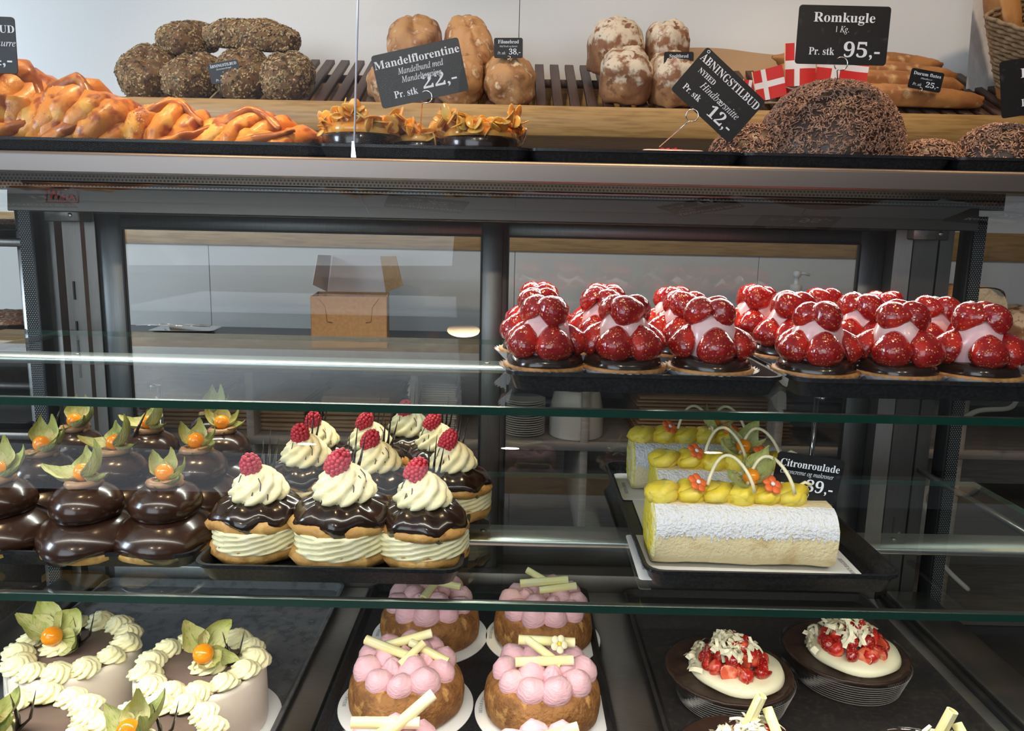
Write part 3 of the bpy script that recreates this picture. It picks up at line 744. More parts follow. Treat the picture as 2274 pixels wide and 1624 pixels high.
# braided buns
BUN = mat('bun_glaze', (0.72, 0.27, 0.035), .35, layers=[((0.34, .075, .010), 'noise', 40, .50, .60), ((.84, .46, .09), 'noise', 30, .56, .66)], bump=[('noise', 120, .5, .004), ('noise', 700, .4, .001)], coat=.25, coat_rough=.25)
BUNI = mat('bun_crumb', (.80, .42, .07), .5, layers=[((.70, .26, .03), 'noise', 30, .5, .62)], bump=[('noise', 90, .6, .004)])
BUND = mat('bun_dark', (0.36, 0.10, 0.015), .4, layers=[((0.62, .22, .03), 'noise', 40, .5, .6)], bump=[('noise', 150, .4, .002)], coat=.3, coat_rough=.2)
SUGAR = mat('sugar_grains', (.82, .66, .50), .25, spec=.8)
def strand(mb, pts, r, n=12, m=16, ridge=.08):
    P = [Vector(p) for p in pts]; out = []; rad = []
    for i in range(m):
        t = i / (m - 1) * (len(P) - 1); k = min(int(t), len(P) - 2); f = t - k
        p0, p1, p2, p3 = P[max(k - 1, 0)], P[k], P[k + 1], P[min(k + 2, len(P) - 1)]
        q = .5 * ((2 * p1) + (p2 - p0) * f + (2 * p0 - 5 * p1 + 4 * p2 - p3) * f * f + (3 * p1 - p0 - 3 * p2 + p3) * f ** 3)
        out.append(q); u = i / (m - 1); rad.append(r * (max(.12, math.sin(PI * (u * .94 + .03))) ** .5) * (1 + ridge * math.sin(i * 2.1)))
    mb.tube(out, rad, n)
def bun(c, L, W, H, rz, seed, label):
    t = thing('braided_bun', label, 'pastry', c, rz, 'braided buns on the worktop')
    b = MB(); b.ball((0, 0, H * .30), (L * .47, W * .45, H * .40), 28, 14, lambda d: 1 + .18 * nz(d[0] * 2 + seed, d[1] * 2, d[2] * 2)); b.disp(.003, 40, seed); b.build('dough_core', BUNI, t)
    rs = np.random.default_rng(seed); n = 6
    for k in range(n):
        x = (-.42 + .84 * k / (n - 1)) * L; env = math.sqrt(max(.25, 1 - (x / L * 1.7) ** 2)); sg = 1 if k % 2 else -1
        m = MB(); j = rs.uniform(-.1, .1, 4)
        strand(m, [(x - .20 * L, -.46 * W, H * .12), (x - .08 * L + j[0] * L, -.34 * W, H * (.46 + j[1]) * env), (x + .04 * L, -.04 * W, H * (.78 + j[2]) * env), (x + (.16 + j[3]) * L, .34 * W, H * .45)], H * .23 * (1 + j[0]), 12, 20, .05)
        m.disp(H * .05, 34, seed + k); m.disp(H * .02, 110, seed + k); m.build('dough_strand', BUN, t)
        if k == 2: top = m
    for pts, r in (([(-.54 * L, -.34 * W, H * .10), (-.15 * L, -.56 * W, H * .10), (.20 * L, -.50 * W, H * .34), (.50 * L, -.30 * W, H * .58)], .13),
                   ([(-.32 * L, -.30 * W, H * .52), (-.10 * L, -.28 * W, H * .84), (.10 * L, -.16 * W, H * .98), (.36 * L, -.36 * W, H * .60)], .15)):
        e = MB(); strand(e, pts, H * r * .8, 12, 20); e.disp(H * .08, 40, seed + 3); e.build('browned_strand', BUND, t)
    P, N = surf_pts(top, 200, rs, H * .3); s = MB().scatter(OCT_V * .0011, OCT_F, frames(P, N, rs, .0004)); o = s.build('sugar', SUGAR, t, smooth=False); o['kind'] = 'stuff'
zb = ZT + .0045
def dk(px, py, Y): p = ony(px, py, Y); return (p[0], Y, zb)
bun(dk(45, 300, 1.25), .175, .13, .128, .15, 3, 'tallest braided bun at the left end of the tray')
bun(dk(190, 300, 1.23), .165, .12, .104, -.25, 4, 'golden braided bun beside the tallest one')
bun(dk(382, 300, 1.24), .150, .12, .080, .2, 5, 'flatter braided bun in the middle of the tray')
bun(dk(566, 305, 1.24), .165, .12, .070, -.1, 6, 'low sugared braided bun at the right end of the tray')
bun(dk(-60, 300, 1.30), .16, .12, .125, .6, 7, 'braided bun cut by the left picture edge')
# almond florentines
ALM = mat('caramel_almond', (0.94, 0.40, 0.05), .22, layers=[((0.96, .58, .17), 'noise', 50, .45, .62), ((.62, .14, .015), 'noise', 70, .62, .72)], sss=(.45, (.02, .009, .003), .5), coat=.5)
CHOC = mat('dark_chocolate', (0.016, 0.0075, 0.0045), .20, layers=[((.028, .013, .008), 'noise', 40, .45, .65)], coat=.35, coat_rough=.08, spec=.5)
CHOCM = mat('matte_chocolate', (0.030, 0.014, 0.009), .38, layers=[((.05, .026, .017), 'noise', 60, .5, .7)], bump=[('noise', 200, .3, .001)])
PLAST = thin_glass('clear_plastic', (.93, .93, .92), 1.0)
fl = MB(); fl.lathe([(.0002, -.0006), (.0085, -.0006), (.0095, 0), (.0085, .0006), (.0002, .0006)], 12); FLV, FLF = np.concatenate(fl.v) * np.array([1, .72, 1]), fl.f
def florentine(c, R, H, seed, label, cup=False):
    t = thing('almond_florentine', label, 'pastry', c, 0, 'almond florentines on the worktop'); rs = np.random.default_rng(seed)
    MB().lathe([(R * .82, 0), (R * .95, H * .12), (R, H * .45), (R * .96, H * .5), (R * .3, H * .5)], 40, lambda a, r, z: (r * (1 + .025 * math.sin(a * 20)), z)).build('chocolate_base', CHOC, t)
    core = MB().ball((0, 0, H * .55), (R * .94, R * .94, H * .30), 24, 10, lambda d: 1 + .12 * nz(d[0] * 3 + seed, d[1] * 3, d[2])); core.build('caramel_core', ALM, t)
    m = []
    for k in range(190):
        a = rs.random() * 2 * PI; r = R * (.25 + .78 * math.sqrt(rs.random())); z = H * (.55 + .22 * rs.random() + .14 * math.sin(a * 3 + seed)) + (.12 * H if r > .75 * R else 0)
        s = .9 + .65 * rs.random()
        m.append((rotm(rs.normal(0, .8), rs.normal(0, .8), rs.random() * 6, (s, s, s)), (r * math.cos(a), r * math.sin(a), z)))
    MB().scatter(FLV, FLF, m).build('almond_flakes', ALM, t)['kind'] = 'stuff'
    if cup:
        MB().lathe([(R * .80, .001), (R * 1.02, H * .50), (R * 1.10, H * .72)], 96, lambda a, r, z: (r * (1 + .035 * math.sin(a * 32)), z), cap0=False, cap1=False).build('plastic_cup', PLAST, t)
florentine(dk(806, 318, 1.215), .0605, .072, 1, 'almond florentine at the left of the tray behind the glass seam')
florentine(dk(938, 322, 1.245), .046, .060, 2, 'low almond florentine holding the wire of the big sign')
florentine(dk(1068, 322, 1.215), .0625, .070, 3, 'almond florentine in a clear fluted plastic cup', True)
# raspberry slice
rsn = thing('raspberry_slice', 'flat iced raspberry slice with pink icing on the black tray', 'pastry', dk(1488, 335, 1.20), .05)
PAST = mat('shortcrust', (.66, .42, .20), .6, bump=[('noise', 120, .4, .002)])
MB().rbox(-.048, .048, -.03, .03, 0, .017, .003, 2).build('crust', PAST, rsn)
MB().loft([rrect(.094, .058, .008, 4, .017), rrect(.096, .060, .009, 4, .0195), rrect(.088, .052, .008, 4, .0222), rrect(.05, .03, .008, 4, .0232)]).build('icing', mat('pink_icing', (.82, .62, .56), .3, coat=.4), rsn)
rs = np.random.default_rng(2); MB().scatter(OCT_V * .0022, OCT_F, [(rotm(*rs.random(3) * 6), (rs.normal(0, .009), rs.normal(0, .008), .0242)) for _ in range(40)]).build('raspberry_crumbs', mat('freeze_dried_red', (.62, .03, .06), .6), rsn, smooth=False)['kind'] = 'stuff'
# rum balls under chocolate sprinkles
SPR = mat('chocolate_sprinkles', (0.17, 0.085, 0.055), .26, layers=[((.30, .17, .115), 'cell', 260, .45, .55)], coat=.5, coat_rough=.2)
cy = MB().lathe([(.0006, -.5), (.001, -.46), (.001, .46), (.0006, .5)], 6); CYV = np.concatenate(cy.v); CYV = CYV[:, [2, 0, 1]] * np.array([.0075, 1.1, 1.1]); CYF = cy.f
def rumball(c, R, H, seed, n, label):
    t = thing('rum_ball', label, 'pastry', c, 0, 'rum balls with chocolate sprinkles'); rs = np.random.default_rng(seed)
    m = MB().lathe([(R * .93, 0), (R * .99, H * .08), (R, H * .22), (R * .97, H * .40), (R * .88, H * .60), (R * .70, H * .80), (R * .46, H * .93), (R * .2, H * .99), (R * .02, H)], 48,
                   lambda a, r, z: (r * (1 + .05 * nz(math.cos(a) * 1.4 + seed, math.sin(a) * 1.4, z * 8)), z)); m.build('rum_core', CHOCM, t)
    P, N = surf_pts(m, n, rs, -1, lambda c: 1.0 if c[1] < R * .5 else .25)
    MB().scatter(CYV, CYF, frames(P, N, rs, .0007, .28)).build('sprinkles', SPR, t)['kind'] = 'stuff'
rumball(dk(1838, 335, 1.262), .111, .139, 1, 7800, 'large dome-shaped rum ball with the 95 sign stuck in it')
rumball(dk(1668, 330, 1.285), .068, .075, 2, 2300, 'lower rum ball left of the large one behind the tilted sign')
rumball(dk(2062, 338, 1.23), .052, .050, 3, 1300, 'flat small rum ball just right of the large one')
rumball(dk(2215, 345, 1.215), .064, .074, 4, 1900, 'small rum ball at the right end of the worktop')
# big signs
SG = 'large black price signs on the worktop'
sign((823, 125), (1017, 82), (846, 243), 1.17, [('Mandelflorentine', 'b', .215, .97, .0, .23), ('Mandelbund med', 'i', .165, .52, .02, .06), ('Mandeltopping', 'i', .165, .46, .01, -.10), ('Pr. stk', 'b', .19, .27, -.20, -.36), ('22,-', 'b', .36, .39, .20, -.30)],
     'black price sign reading Mandelflorentine 22 on a bent wire', (946, 215), (934, 283), 1.225, .0088, group=SG)
sign((1571, 103), (1701, 226), (1478, 187), 1.17, [('ABNINGSTILBUD', 'b', .215, .95, .0, .25), ('°', 's', .22, None, -.445, .315), ('NYHED', 'b', .14, .26, -.26, .06), ('Hindbærsnitte', 'i', .19, .62, .06, -.12), ('Pr. stk', 'b', .17, .27, -.27, -.34), ('12,-', 'b', .33, .36, .21, -.40)],
     'black price sign reading Hindbærsnitte 12 tilted steeply on its wire', (1538, 256), (1464, 326), 1.20, .0088, group=SG)
sign((1776, 10), (1980, 15), (1763, 141), 1.17, [('Romkugle', 'b', .235, .67, .0, .22), ('1 Kg.', 'i', .15, .14, -.01, .05), ('Pr. stk', 'b', .185, .28, -.22, -.34), ('95,-', 'b', .37, .40, .22, -.37)],
     'black price sign reading Romkugle 95 above the large rum ball', (1869, 141), (1860, 176), 1.245, .0092, group=SG)
sign((-175, 30), (31, 38), (-190, 155), 1.17, [('ABNINGSTILBUD', 'b', .19, .95, .02, .22), ('Frøsnurre', 'i', .17, .40, .30, -.02), ('14,-', 'b', .33, .36, .27, -.36)], 'black price sign cut off by the left picture edge', (-70, 160), (-65, 250), 1.25, .009, group=SG)
sign((2220, 137), (2420, 105), (2236, 262), 1.17, [('Romkugle', 'b', .235, .67, .06, .16), ('Pr. stk', 'b', .185, .28, -.14, -.34), ('25,-', 'b', .37, .40, .22, -.34)], 'black price sign cut off by the right picture edge', (2330, 255), (2320, 300), 1.22, .009, group=SG)
# ================================================================ upper shelf: strawberry tarts
STRAW = mat('strawberry', (0.30, 0.005, 0.007), .15, layers=[((.55, .022, .010), 'noise', 40, .5, .66), ((.70, .30, .07), 'vor', 300, .255, .175)], bump=[('vor', 300, .5, .0012), ('noise', 70, .35, .004)], coat=.7, coat_rough=.04, sss=(.12, (.01, .002, .001), .5))
SCUT = mat('strawberry_cut', (0.66, 0.10, 0.045), .15, layers=[((.80, .34, .20), 'noise', 60, .5, .65)], coat=.7, coat_rough=.04)
PINKC = mat('pink_mousse', (0.80, 0.50, 0.52), .28, layers=[((.84, .60, .60), 'noise', 50, .45, .65)], coat=.35, coat_rough=.15, sss=(.2, (.01, .004, .004), .5))
SHELL = mat('tart_shell', (0.48, 0.25, 0.085), .6, layers=[((.34, .15, .04), 'noise', 50, .45, .65)], bump=[('noise', 200, .4, .001)])
PAPER = mat('paper_cup', (.74, .78, .82), .55)
def berry_mesh(L, R, seed, cut=True):
    """half strawberry, cut face to -z, tip to +x"""
    m = MB(); nu, nv = 18, 14; rs = random.Random(seed); b = .9 + .2 * rs.random()
    def fn(u, v):
        t = v
        r = R * (math.sqrt(max(0, 1 - (1 - t / .34) ** 2)) if t < .34 else math.cos(PI / 2 * (t - .34) / .66) ** .72 if t < 1 else 0)
        a = 2 * PI * u; x = (t - .45) * L; y = r * math.cos(a); z = r * math.sin(a) * .95
        if cut and z < -R * .12: z = -R * .12
        k = 1 + .06 * nz(x * 90 + seed, y * 90, z * 90)
        return (x, y * k, z * k)
    m.grid(fn, nu, nv, wu=True); me = m.mesh('strawberry'); me.materials.append(STRAW); me.materials.append(SCUT)
    if cut:
        for p in me.polygons:
            if abs(p.normal.z) > .97 and p.center.z < -R * .09: p.material_index = 1
    return me
BERRY = [berry_mesh(.042, .0205, k) for k in range(3)]
BERRYS = [berry_mesh(.038, .0180, 10 + k) for k in range(2)]
def tart_proto(seed):
    t = thing('strawberry_tart', 'strawberry tart', 'tart', (0, 0, 0)); rs = random.Random(seed); R = .046
    MB().lathe([(R * .76, .0), (R * 1.0, .012), (R * 1.14, .0180)], 120, lambda a, r, z: (r * (1 + .03 * math.sin(a * 40)), z + .001 * math.sin(a * 40)), cap1=False).build('paper_cup', PAPER, t)
    MB().lathe([(R * .74, .001), (R * .98, .014), (R * 1.03, .0180), (R * .99, .0205), (R * .8, .019)], 96, lambda a, r, z: (r * (1 + .018 * math.sin(a * 32)), z)).build('tart_shell', SHELL, t)
    MB().lathe([(R * .93, .0175), (R * .945, .021), (R * .90, .0275), (R * .80, .0315), (R * .5, .033), (R * .1, .033)], 48, lambda a, r, z: (r * (1 + .02 * math.sin(a * 5 + seed)), z + .001 * math.sin(a * 3 + seed))).build('chocolate_glaze', CHOC, t)
    MB().lathe([(R * .60, .026), (R * .64, .036), (R * .64, .050), (R * .58, .062), (R * .44, .074), (R * .22, .083), (.001, .084)], 32, lambda a, r, z: (r * (1 + .05 * math.sin(a * 4 + z * 90 + seed)), z)).build('mousse_cone', PINKC, t)
    n = 5
    for k in range(n):
        a = 2 * PI * k / n + rs.uniform(-.16, .16); r = R * .62
        me = BERRY[rs.randrange(3)]
        up_ = Vector((math.cos(a) * .42, math.sin(a) * .42, -.9)) * -1   # tip points up and inward
        nrm = Vector((math.cos(a), math.sin(a), .42)).normalized(); x = (up_ - nrm * up_.dot(nrm)).normalized(); y = nrm.cross(x)
        Mx = Matrix((x, y, nrm)).transposed()
        place('strawberry', me, None, t, (r * math.cos(a), r * math.sin(a), .0445), tuple(Mx.to_euler()), (1.02 + rs.uniform(-.06, .08),) * 3)
    for k in range(3):
        a = 2 * PI * k / 3 + 1.0 + seed; r = R * (.24 if k < 2 else .30)
        nrm = Vector((math.cos(a) * .75, math.sin(a) * .75, .65)).normalized(); x = Vector((-math.sin(a), math.cos(a), .35)); x = (x - nrm * x.dot(nrm)).normalized(); y = nrm.cross(x)
        place('strawberry', BERRYS[k % 2], None, t, (r * math.cos(a), r * math.sin(a), .0790), tuple(Matrix((x, y, nrm)).transposed().to_euler()), (1.0 + rs.uniform(-.05, .1),) * 3)
    return t
SZ = ZU + .0005; TD = .385
xl = onz(1122, 868, SZ)[0]
tray('black tray on the upper glass shelf under the left block of strawberry tarts', xl + .151, .815 + TD / 2, SZ, .302, TD, .022)
tray('black tray on the upper glass shelf under the right block of strawberry tarts', xl + .151 + .309, .812 + TD / 2, SZ, .302, TD, .022)
protos = [tart_proto(k) for k in range(3)]
used = [False] * 3
FZ = SZ + .004; rowl = ['front row', 'middle row', 'back row']; coll = ['left', 'middle', 'right']
for tr, pxs in enumerate(((1213, 1392, 1594), (1832, 2018, 2205))):
    for ci, px in enumerate(pxs):
        x0 = onz(px, 858 + ci * 5 + tr * 12, FZ)[0]
        for ri, yy in enumerate((.868, .982, 1.096)):
            k = (ci * 2 + ri + tr) % 3; rz = (ci * 1.7 + ri * 2.3 + tr) % 6.28
            lab = 'strawberry tart in the %s, %s column of the %s tray' % (rowl[ri], coll[ci], 'left' if tr == 0 else 'right')
            loc = (x0 + (.008 if ri == 1 else 0) * (1 if tr else -1), yy, FZ)
            if not used[k]:
                o = protos[k]; used[k] = True; o.location = loc; o.rotation_euler = (0, 0, rz); o['label'] = lab; o['group'] = 'strawberry tarts'
            else: dup(protos[k], loc, rz, lab, group='strawberry tarts', scale=1 + .03 * math.sin(ci + ri))

# ================================================================ middle shelf
MZ = ZM + .0005
def mz(px, py): return onz(px, py, MZ)
a, b = mz(435, 1275), mz(455, 1262)
tray('black tray on the middle shelf under the chocolate physalis puffs', a[0] - .205, a[1] + .205, MZ, .40, .40, .020)
b2 = mz(1028, 1290); tw = b2[0] - b[0]
tray('black tray on the middle shelf under the cream puffs with raspberries', (b[0] + b2[0]) / 2, .795 + .20, MZ, tw, .40, .022)
r1, r2 = mz(1428, 1300), mz(1988, 1308)
tray('black tray on the middle shelf under the lemon roulades', (r1[0] + r2[0]) / 2, .800 + .207, MZ, r2[0] - r1[0], .414, .024, rz=.0)
# ---- physalis: orange berry in an open papery husk
PHYS = mat('physalis_berry', (0.86, 0.28, 0.008), .16, coat=.5, sss=(.2, (.01, .004, .001), .5))
HUSK = mat('physalis_husk', (0.42, 0.46, 0.15), .55, layers=[((.54, .53, .25), 'noise', 50, .42, .6), ((.30, .36, .09), 'noise', 120, .55, .65, (1, 4, 1))], bump=[('noise', 160, .6, .002, (1, 5, 1))])
def leaf_mb(L, W, curl, seed):
    m = MB(); rs = random.Random(seed); c2 = rs.uniform(-.5, .5)
    def fn(u, v, off=0):
        w = W * (math.sin(PI * min(1, .10 + .90 * v ** .8)) ** .9 * (1 - .30 * v) + .02 * math.sin(v * 23 + seed)); w = max(w, .0004); s = (u - .5) * 2
        y = s * w * .5; cup = s * s * w * .35
        ang = curl * v; x = L * (math.sin(ang) / max(curl, 1e-3) if curl else v) ; z = L * (1 - math.cos(ang)) / max(curl, 1e-3)
        return (x - cup * math.sin(ang) * .6, y + c2 * .006 * v * v + .0012 * math.sin(v * 9 + u * 4 + seed), z + cup * math.cos(ang) + .0008 * math.sin(u * 14) + off)
    m.grid(lambda u, v: fn(u, v), 7, 10); m.grid(lambda u, v: fn(u, v, .00035), 7, 10); return m
LEAVES = [leaf_mb(.050, .031, c * .95, k).mesh('husk_leaf') for k, c in enumerate((1.5, 1.9, 1.25, 1.7))]
PBM = MB().ball((0, 0, .0), .0105, 18, 12).mesh('physalis_fruit')
def physalis(parent, loc, rs, scale=1.0, tilt=(0, 0, 0), n=5):
    """a part of its pastry: fruit with husk leaves below it"""
    f = place('physalis_fruit', PBM, PHYS, parent, loc, tilt, (scale,) * 3)
    for k in range(n):
        a = -.35 + (PI + .7) * k / (n - 1) + rs.uniform(-.2, .2) if k < n - 1 or n < 5 else -PI / 2 + rs.uniform(-.9, .9)
        place('husk_leaf', LEAVES[rs.randrange(4)], HUSK, f, (.003 * math.cos(a), .003 * math.sin(a), -.0095), (rs.uniform(-.25, .25), rs.uniform(-.45, .15) + (.5 if k == n - 1 and n > 4 else 0), a), (rs.uniform(.75, 1.15) * (.72 if k == n - 1 and n > 4 else 1),) * 3)
    return f
# ---- chocolate puffs
CHOUX = mat('choux', (0.50, 0.27, 0.075), .6, layers=[((.62, .40, .13), 'noise', 50, .5, .65), ((.30, .13, .03), 'noise', 40, .58, .7)], bump=[('noise', 140, .6, .002)])
CARC = mat('caramel_cream', (0.34, 0.19, 0.095), .35, coat=.2)
CHOCG = mat('milk_chocolate_glaze', (0.028, 0.0115, 0.007), .22, layers=[((.045, .02, .012), 'noise', 30, .4, .7)], coat=.3, coat_rough=.1)
def choc_puff(seed):
    t = thing('chocolate_puff', 'x', 'pastry', (0, 0, 0)); rs = random.Random(seed); R = .052
    w1 = lambda a, r, z: (r * (1 + .05 * math.sin(a * 2 + seed) + .04 * math.sin(a * 3 + 2 * seed)), z)
    MB().lathe([(R * .90, 0), (R * 1.10, .006), (R * 1.14, .013), (R * 1.05, .021), (R * .5, .028)], 40, lambda a, r, z: (r * (1 + .05 * math.sin(a * 2 + seed) + .05 * nz(math.cos(a) * 3 + seed, math.sin(a) * 3, z * 60)), z)).build('choux_base', CHOUX, t)
    def g(a, r, z): 
        r, z = w1(a, r, z)
        return r, z - (.006 * math.sin(a * 4 + seed) if z < .014 else 0)
    MB().lathe([(R * 1.13, .010), (R * 1.18, .0145), (R * 1.15, .022), (R * 1.03, .031), (R * .86, .038), (R * .70, .043), (R * .5, .047)], 48, g).build('lower_glaze', CHOCG, t)
    ox, oy = rs.uniform(-.004, .004), rs.uniform(-.003, .003)
    MB().lathe([(R * .55, .040), (R * .74, .046), (R * .80, .054), (R * .76, .064), (R * .62, .073), (R * .42, .079), (R * .1, .081)], 40, w1, (ox, oy, 0)).build('upper_glaze', CHOCG, t)
    m = MB(); pts = [(.0165 * math.cos(q * .55), .0165 * math.sin(q * .55), .081 + .0003 * q) for q in range(16)]; m.tube(pts, [.0046 + .0008 * math.sin(q * 2) for q in range(16)], 8); m.lathe([(.014, .077), (.014, .083), (.004, .084)], 16)
    m.xf(None, (ox, oy, 0)); m.build('caramel_ring', CARC, t)
    physalis(t, (ox, oy, .0945), rs, 1.0, (rs.uniform(-.3, .3), rs.uniform(-.3, .3), 0), 5)
    return t
cps = [choc_puff(k + 3) for k in range(3)]; cu = [False] * 3
g = 'chocolate puffs with physalis'
for k, (px, py, sc, lab) in enumerate(((12, 1222, 1.0, 'chocolate puff with physalis cut by the left picture edge'), (203, 1232, 1.02, 'chocolate puff with physalis in the front row, second from the left'),
        (372, 1230, 1.0, 'chocolate puff with physalis in the front row nearest the cream puffs'), (108, 1148, 1.0, 'chocolate puff in the second row behind the dark side post'),
        (268, 1140, 1.0, 'chocolate puff in the second row with husk leaves spread wide'), (440, 1142, 1.03, 'chocolate puff in the second row nearest the cream puffs'),
        (178, 1078, 1.0, 'chocolate puff in the third row at left'), (342, 1080, 1.0, 'chocolate puff in the third row with a chocolate spike'),
        (497, 1085, 1.02, 'chocolate puff in the third row nearest the cream puffs'), (478, 1035, .98, 'rearmost chocolate puff, its physalis up against the shelf edge'))):
    p = onz(px, py, MZ + .004); p[1] += .016; p[0] *= 1 + .016 / p[1]; q = k % 3; rz = .5 * math.sin(k * 1.9)
    if not cu[q]: o = cps[q]; cu[q] = True; o.location = tuple(p); o.rotation_euler = (0, 0, rz); o.scale = (sc,) * 3; o['label'] = lab; o['group'] = g
    else: o = dup(cps[q], tuple(p), rz, lab, sc, g)
    if k in (6, 7):
        MB().tube([(-.018, -.012, .085), (-.026, -.016, .062), (-.012, -.022, .095), (.0, -.02, .118)], [.0015, .003, .002, .0004], 6).build('chocolate_spike', CHOC, o)
# ---- cream puffs
CREAM = mat('whipped_cream', (0.84, 0.78, 0.48), .5, layers=[((.86, .82, .58), 'noise', 60, .45, .65)], sss=(.25, (.01, .009, .005), .5), bump=[('noise', 220, .15, .001)])
RASP = mat('raspberry', (0.46, 0.022, 0.045), .38, layers=[((.60, .06, .09), 'noise', 160, .5, .7)], sss=(.2, (.008, .002, .002), .4))
def swirl(mb, R, H, n=9, twist=1.6, seed=0, z0=0, p=1.0, tip=True, ridge=.16):
    def f(a, r, z):
        t = (z - z0) / H; q = abs(math.sin(n / 2 * (a - twist * t))); k = 1 + ridge * (q ** .7 - .75) * (1.2 - .4 * t) + .03 * math.sin(3 * a + seed)
        return r * k, z + .02 * H * math.sin(a * 2 + seed) + .05 * H * q * (1 - t)
    if tip: pr = [(R * .72, 0), (R * .92, .06), (R * 1.0, .16), (R * 1.0, .27), (R * .93, .37), (R * .86, .43), (R * .84, .50), (R * .80, .58), (R * .70, .66), (R * .61, .72), (R * .56, .79), (R * .42, .88), (R * .24, .95), (R * .05, 1.0)]
    else: pr = [(R * .86, 0)] + [(R * (1 + .035 * abs(math.sin(q * 1.15))), .08 + .84 * q / 12) for q in range(13)] + [(R * .88, 1)]
    mb.lathe([(r, z0 + z * H) for r, z in pr], n * 8, f); return mb
rb = MB(); sp = MB().ball((0, 0, 0), 1, 8, 6); SV, SF = np.concatenate(sp.v), sp.f; ms = []
for j in range(7):
    t = j / 6; z = -.010 + .022 * t; r = .0092 * math.sqrt(max(0.03, 1 - ((t - .35) / .72) ** 2)); k = max(3, int(2 * PI * r / .0046))
    for i in range(k):
        a = 2 * PI * (i + .5 * (j % 2)) / k; ms.append((np.eye(3) * .0028, (r * math.cos(a), r * math.sin(a), z)))
rb.scatter(SV, SF, ms); rb.ball((0, 0, 0), (.0085, .0085, .011), 10, 8); RBM = rb.mesh('raspberry')
def cream_puff(seed):
    t = thing('cream_puff', 'x', 'pastry', (0, 0, 0)); rs = random.Random(seed); R = .054
    nf = lambda sc: (lambda a, r, z: (r * (1 + .05 * math.sin(a * 2 + seed) + sc * nz(math.cos(a) * 3 + seed, math.sin(a) * 3, z * 50)), z))
    MB().lathe([(R * .72, 0), (R * .95, .005), (R * 1.03, .013), (R * .98, .022), (R * .5, .024)], 40, nf(.12)).build('choux_base', CHOUX, t)
    m = MB(); swirl(m, R * .99, .030, 11, 2.6, seed, .015, tip=False, ridge=.09); m.build('cream_layer', CREAM, t)
    MB().lathe([(R * .80, .040), (R * 1.0, .042), (R * 1.02, .048), (R * .92, .056), (R * .5, .060)], 40, nf(.14)).build('choux_lid', CHOUX, t)
    def ch(a, r, z):
        k = 1 + .05 * math.sin(a * 2 + seed) + .05 * math.sin(a * 7 + seed) * (z < .055); 
        return r * k, z - (.009 * max(0, math.sin(a * 5 + seed * 2)) if z < .050 else 0) + .0018 * math.sin(a * 9)
    MB().lathe([(R * .97, .0495), (R * 1.00, .053), (R * .95, .059), (R * .84, .066), (R * .6, .071), (R * .3, .073)], 54, ch).build('chocolate_top', CHOC, t)
    m = MB(); swirl(m, R * .62, .044, 9, 1.7, seed, .067, ridge=.26); m.build('cream_rosette', CREAM, t)
    place('raspberry', RBM, RASP, t, (-.006, -.008, .113), (.35, -.45, seed), (1.12,) * 3)
    for k in range(3):
        x = .006 + .007 * k - .004 * (seed % 2); h = .030 + .012 * (k == 1)
        MB().tube([(x * .8, .010, .098), (x, .012, .110), (x * 1.3 + .001, .013, .110 + h)], [.0066, .0040, .0004], 6, flat=.35).build('chocolate_spike', CHOC, t)
    ln = MB()
    for k in range(5):
        a = rs.uniform(3.6, 5.8); z = rs.uniform(.075, .10); r = .026 * (1 - (z - .075) * 9)
        ln.tube([(r * math.cos(a), r * math.sin(a), z + .006), (r * 1.2 * math.cos(a + .1), r * 1.2 * math.sin(a + .1), z), (r * 1.3 * math.cos(a + .05), r * 1.3 * math.sin(a + .05), z - .008)], .0006, 5)
    ln.build('chocolate_threads', CHOC, t)['kind'] = 'stuff'
    return t
crs = [cream_puff(k + 1) for k in range(3)]; cu = [False] * 3; g = 'cream puffs with raspberries'
for k, (px, py, sc, rz, lab) in enumerate(((580, 1236, .98, 0, 'cream puff with raspberry in the front row at left'), (766, 1248, 1.06, .3, 'widest cream puff in the middle of the front row'), (940, 1250, .98, -.2, 'cream puff in the front row at right with spikes behind its berry'),
        (682, 1140, .98, .2, 'cream puff in the second row at left'), (838, 1152, .95, -.2, 'cream puff in the second row, middle, with broken glaze'), (1004, 1150, .95, .1, 'cream puff in the second row at right by the tray rim'),
        (706, 1088, .93, .4, 'cream puff in the third row at left'), (822, 1090, .93, .1, 'cream puff in the third row, middle'), (972, 1092, .93, -.3, 'cream puff in the third row at right'), (908, 1058, .96, .2, 'rearmost cream puff in front of the white paper stack'))):
    p = onz(px, py, MZ + .004); p[1] += .012; p[0] *= 1 + .012 / p[1]; q = k % 3
    if not cu[q]: o = crs[q]; cu[q] = True; o.location = tuple(p); o.rotation_euler = (0, 0, rz); o.scale = (sc,) * 3; o['label'] = lab; o['group'] = g
    else: dup(crs[q], tuple(p), rz, lab, sc, g)
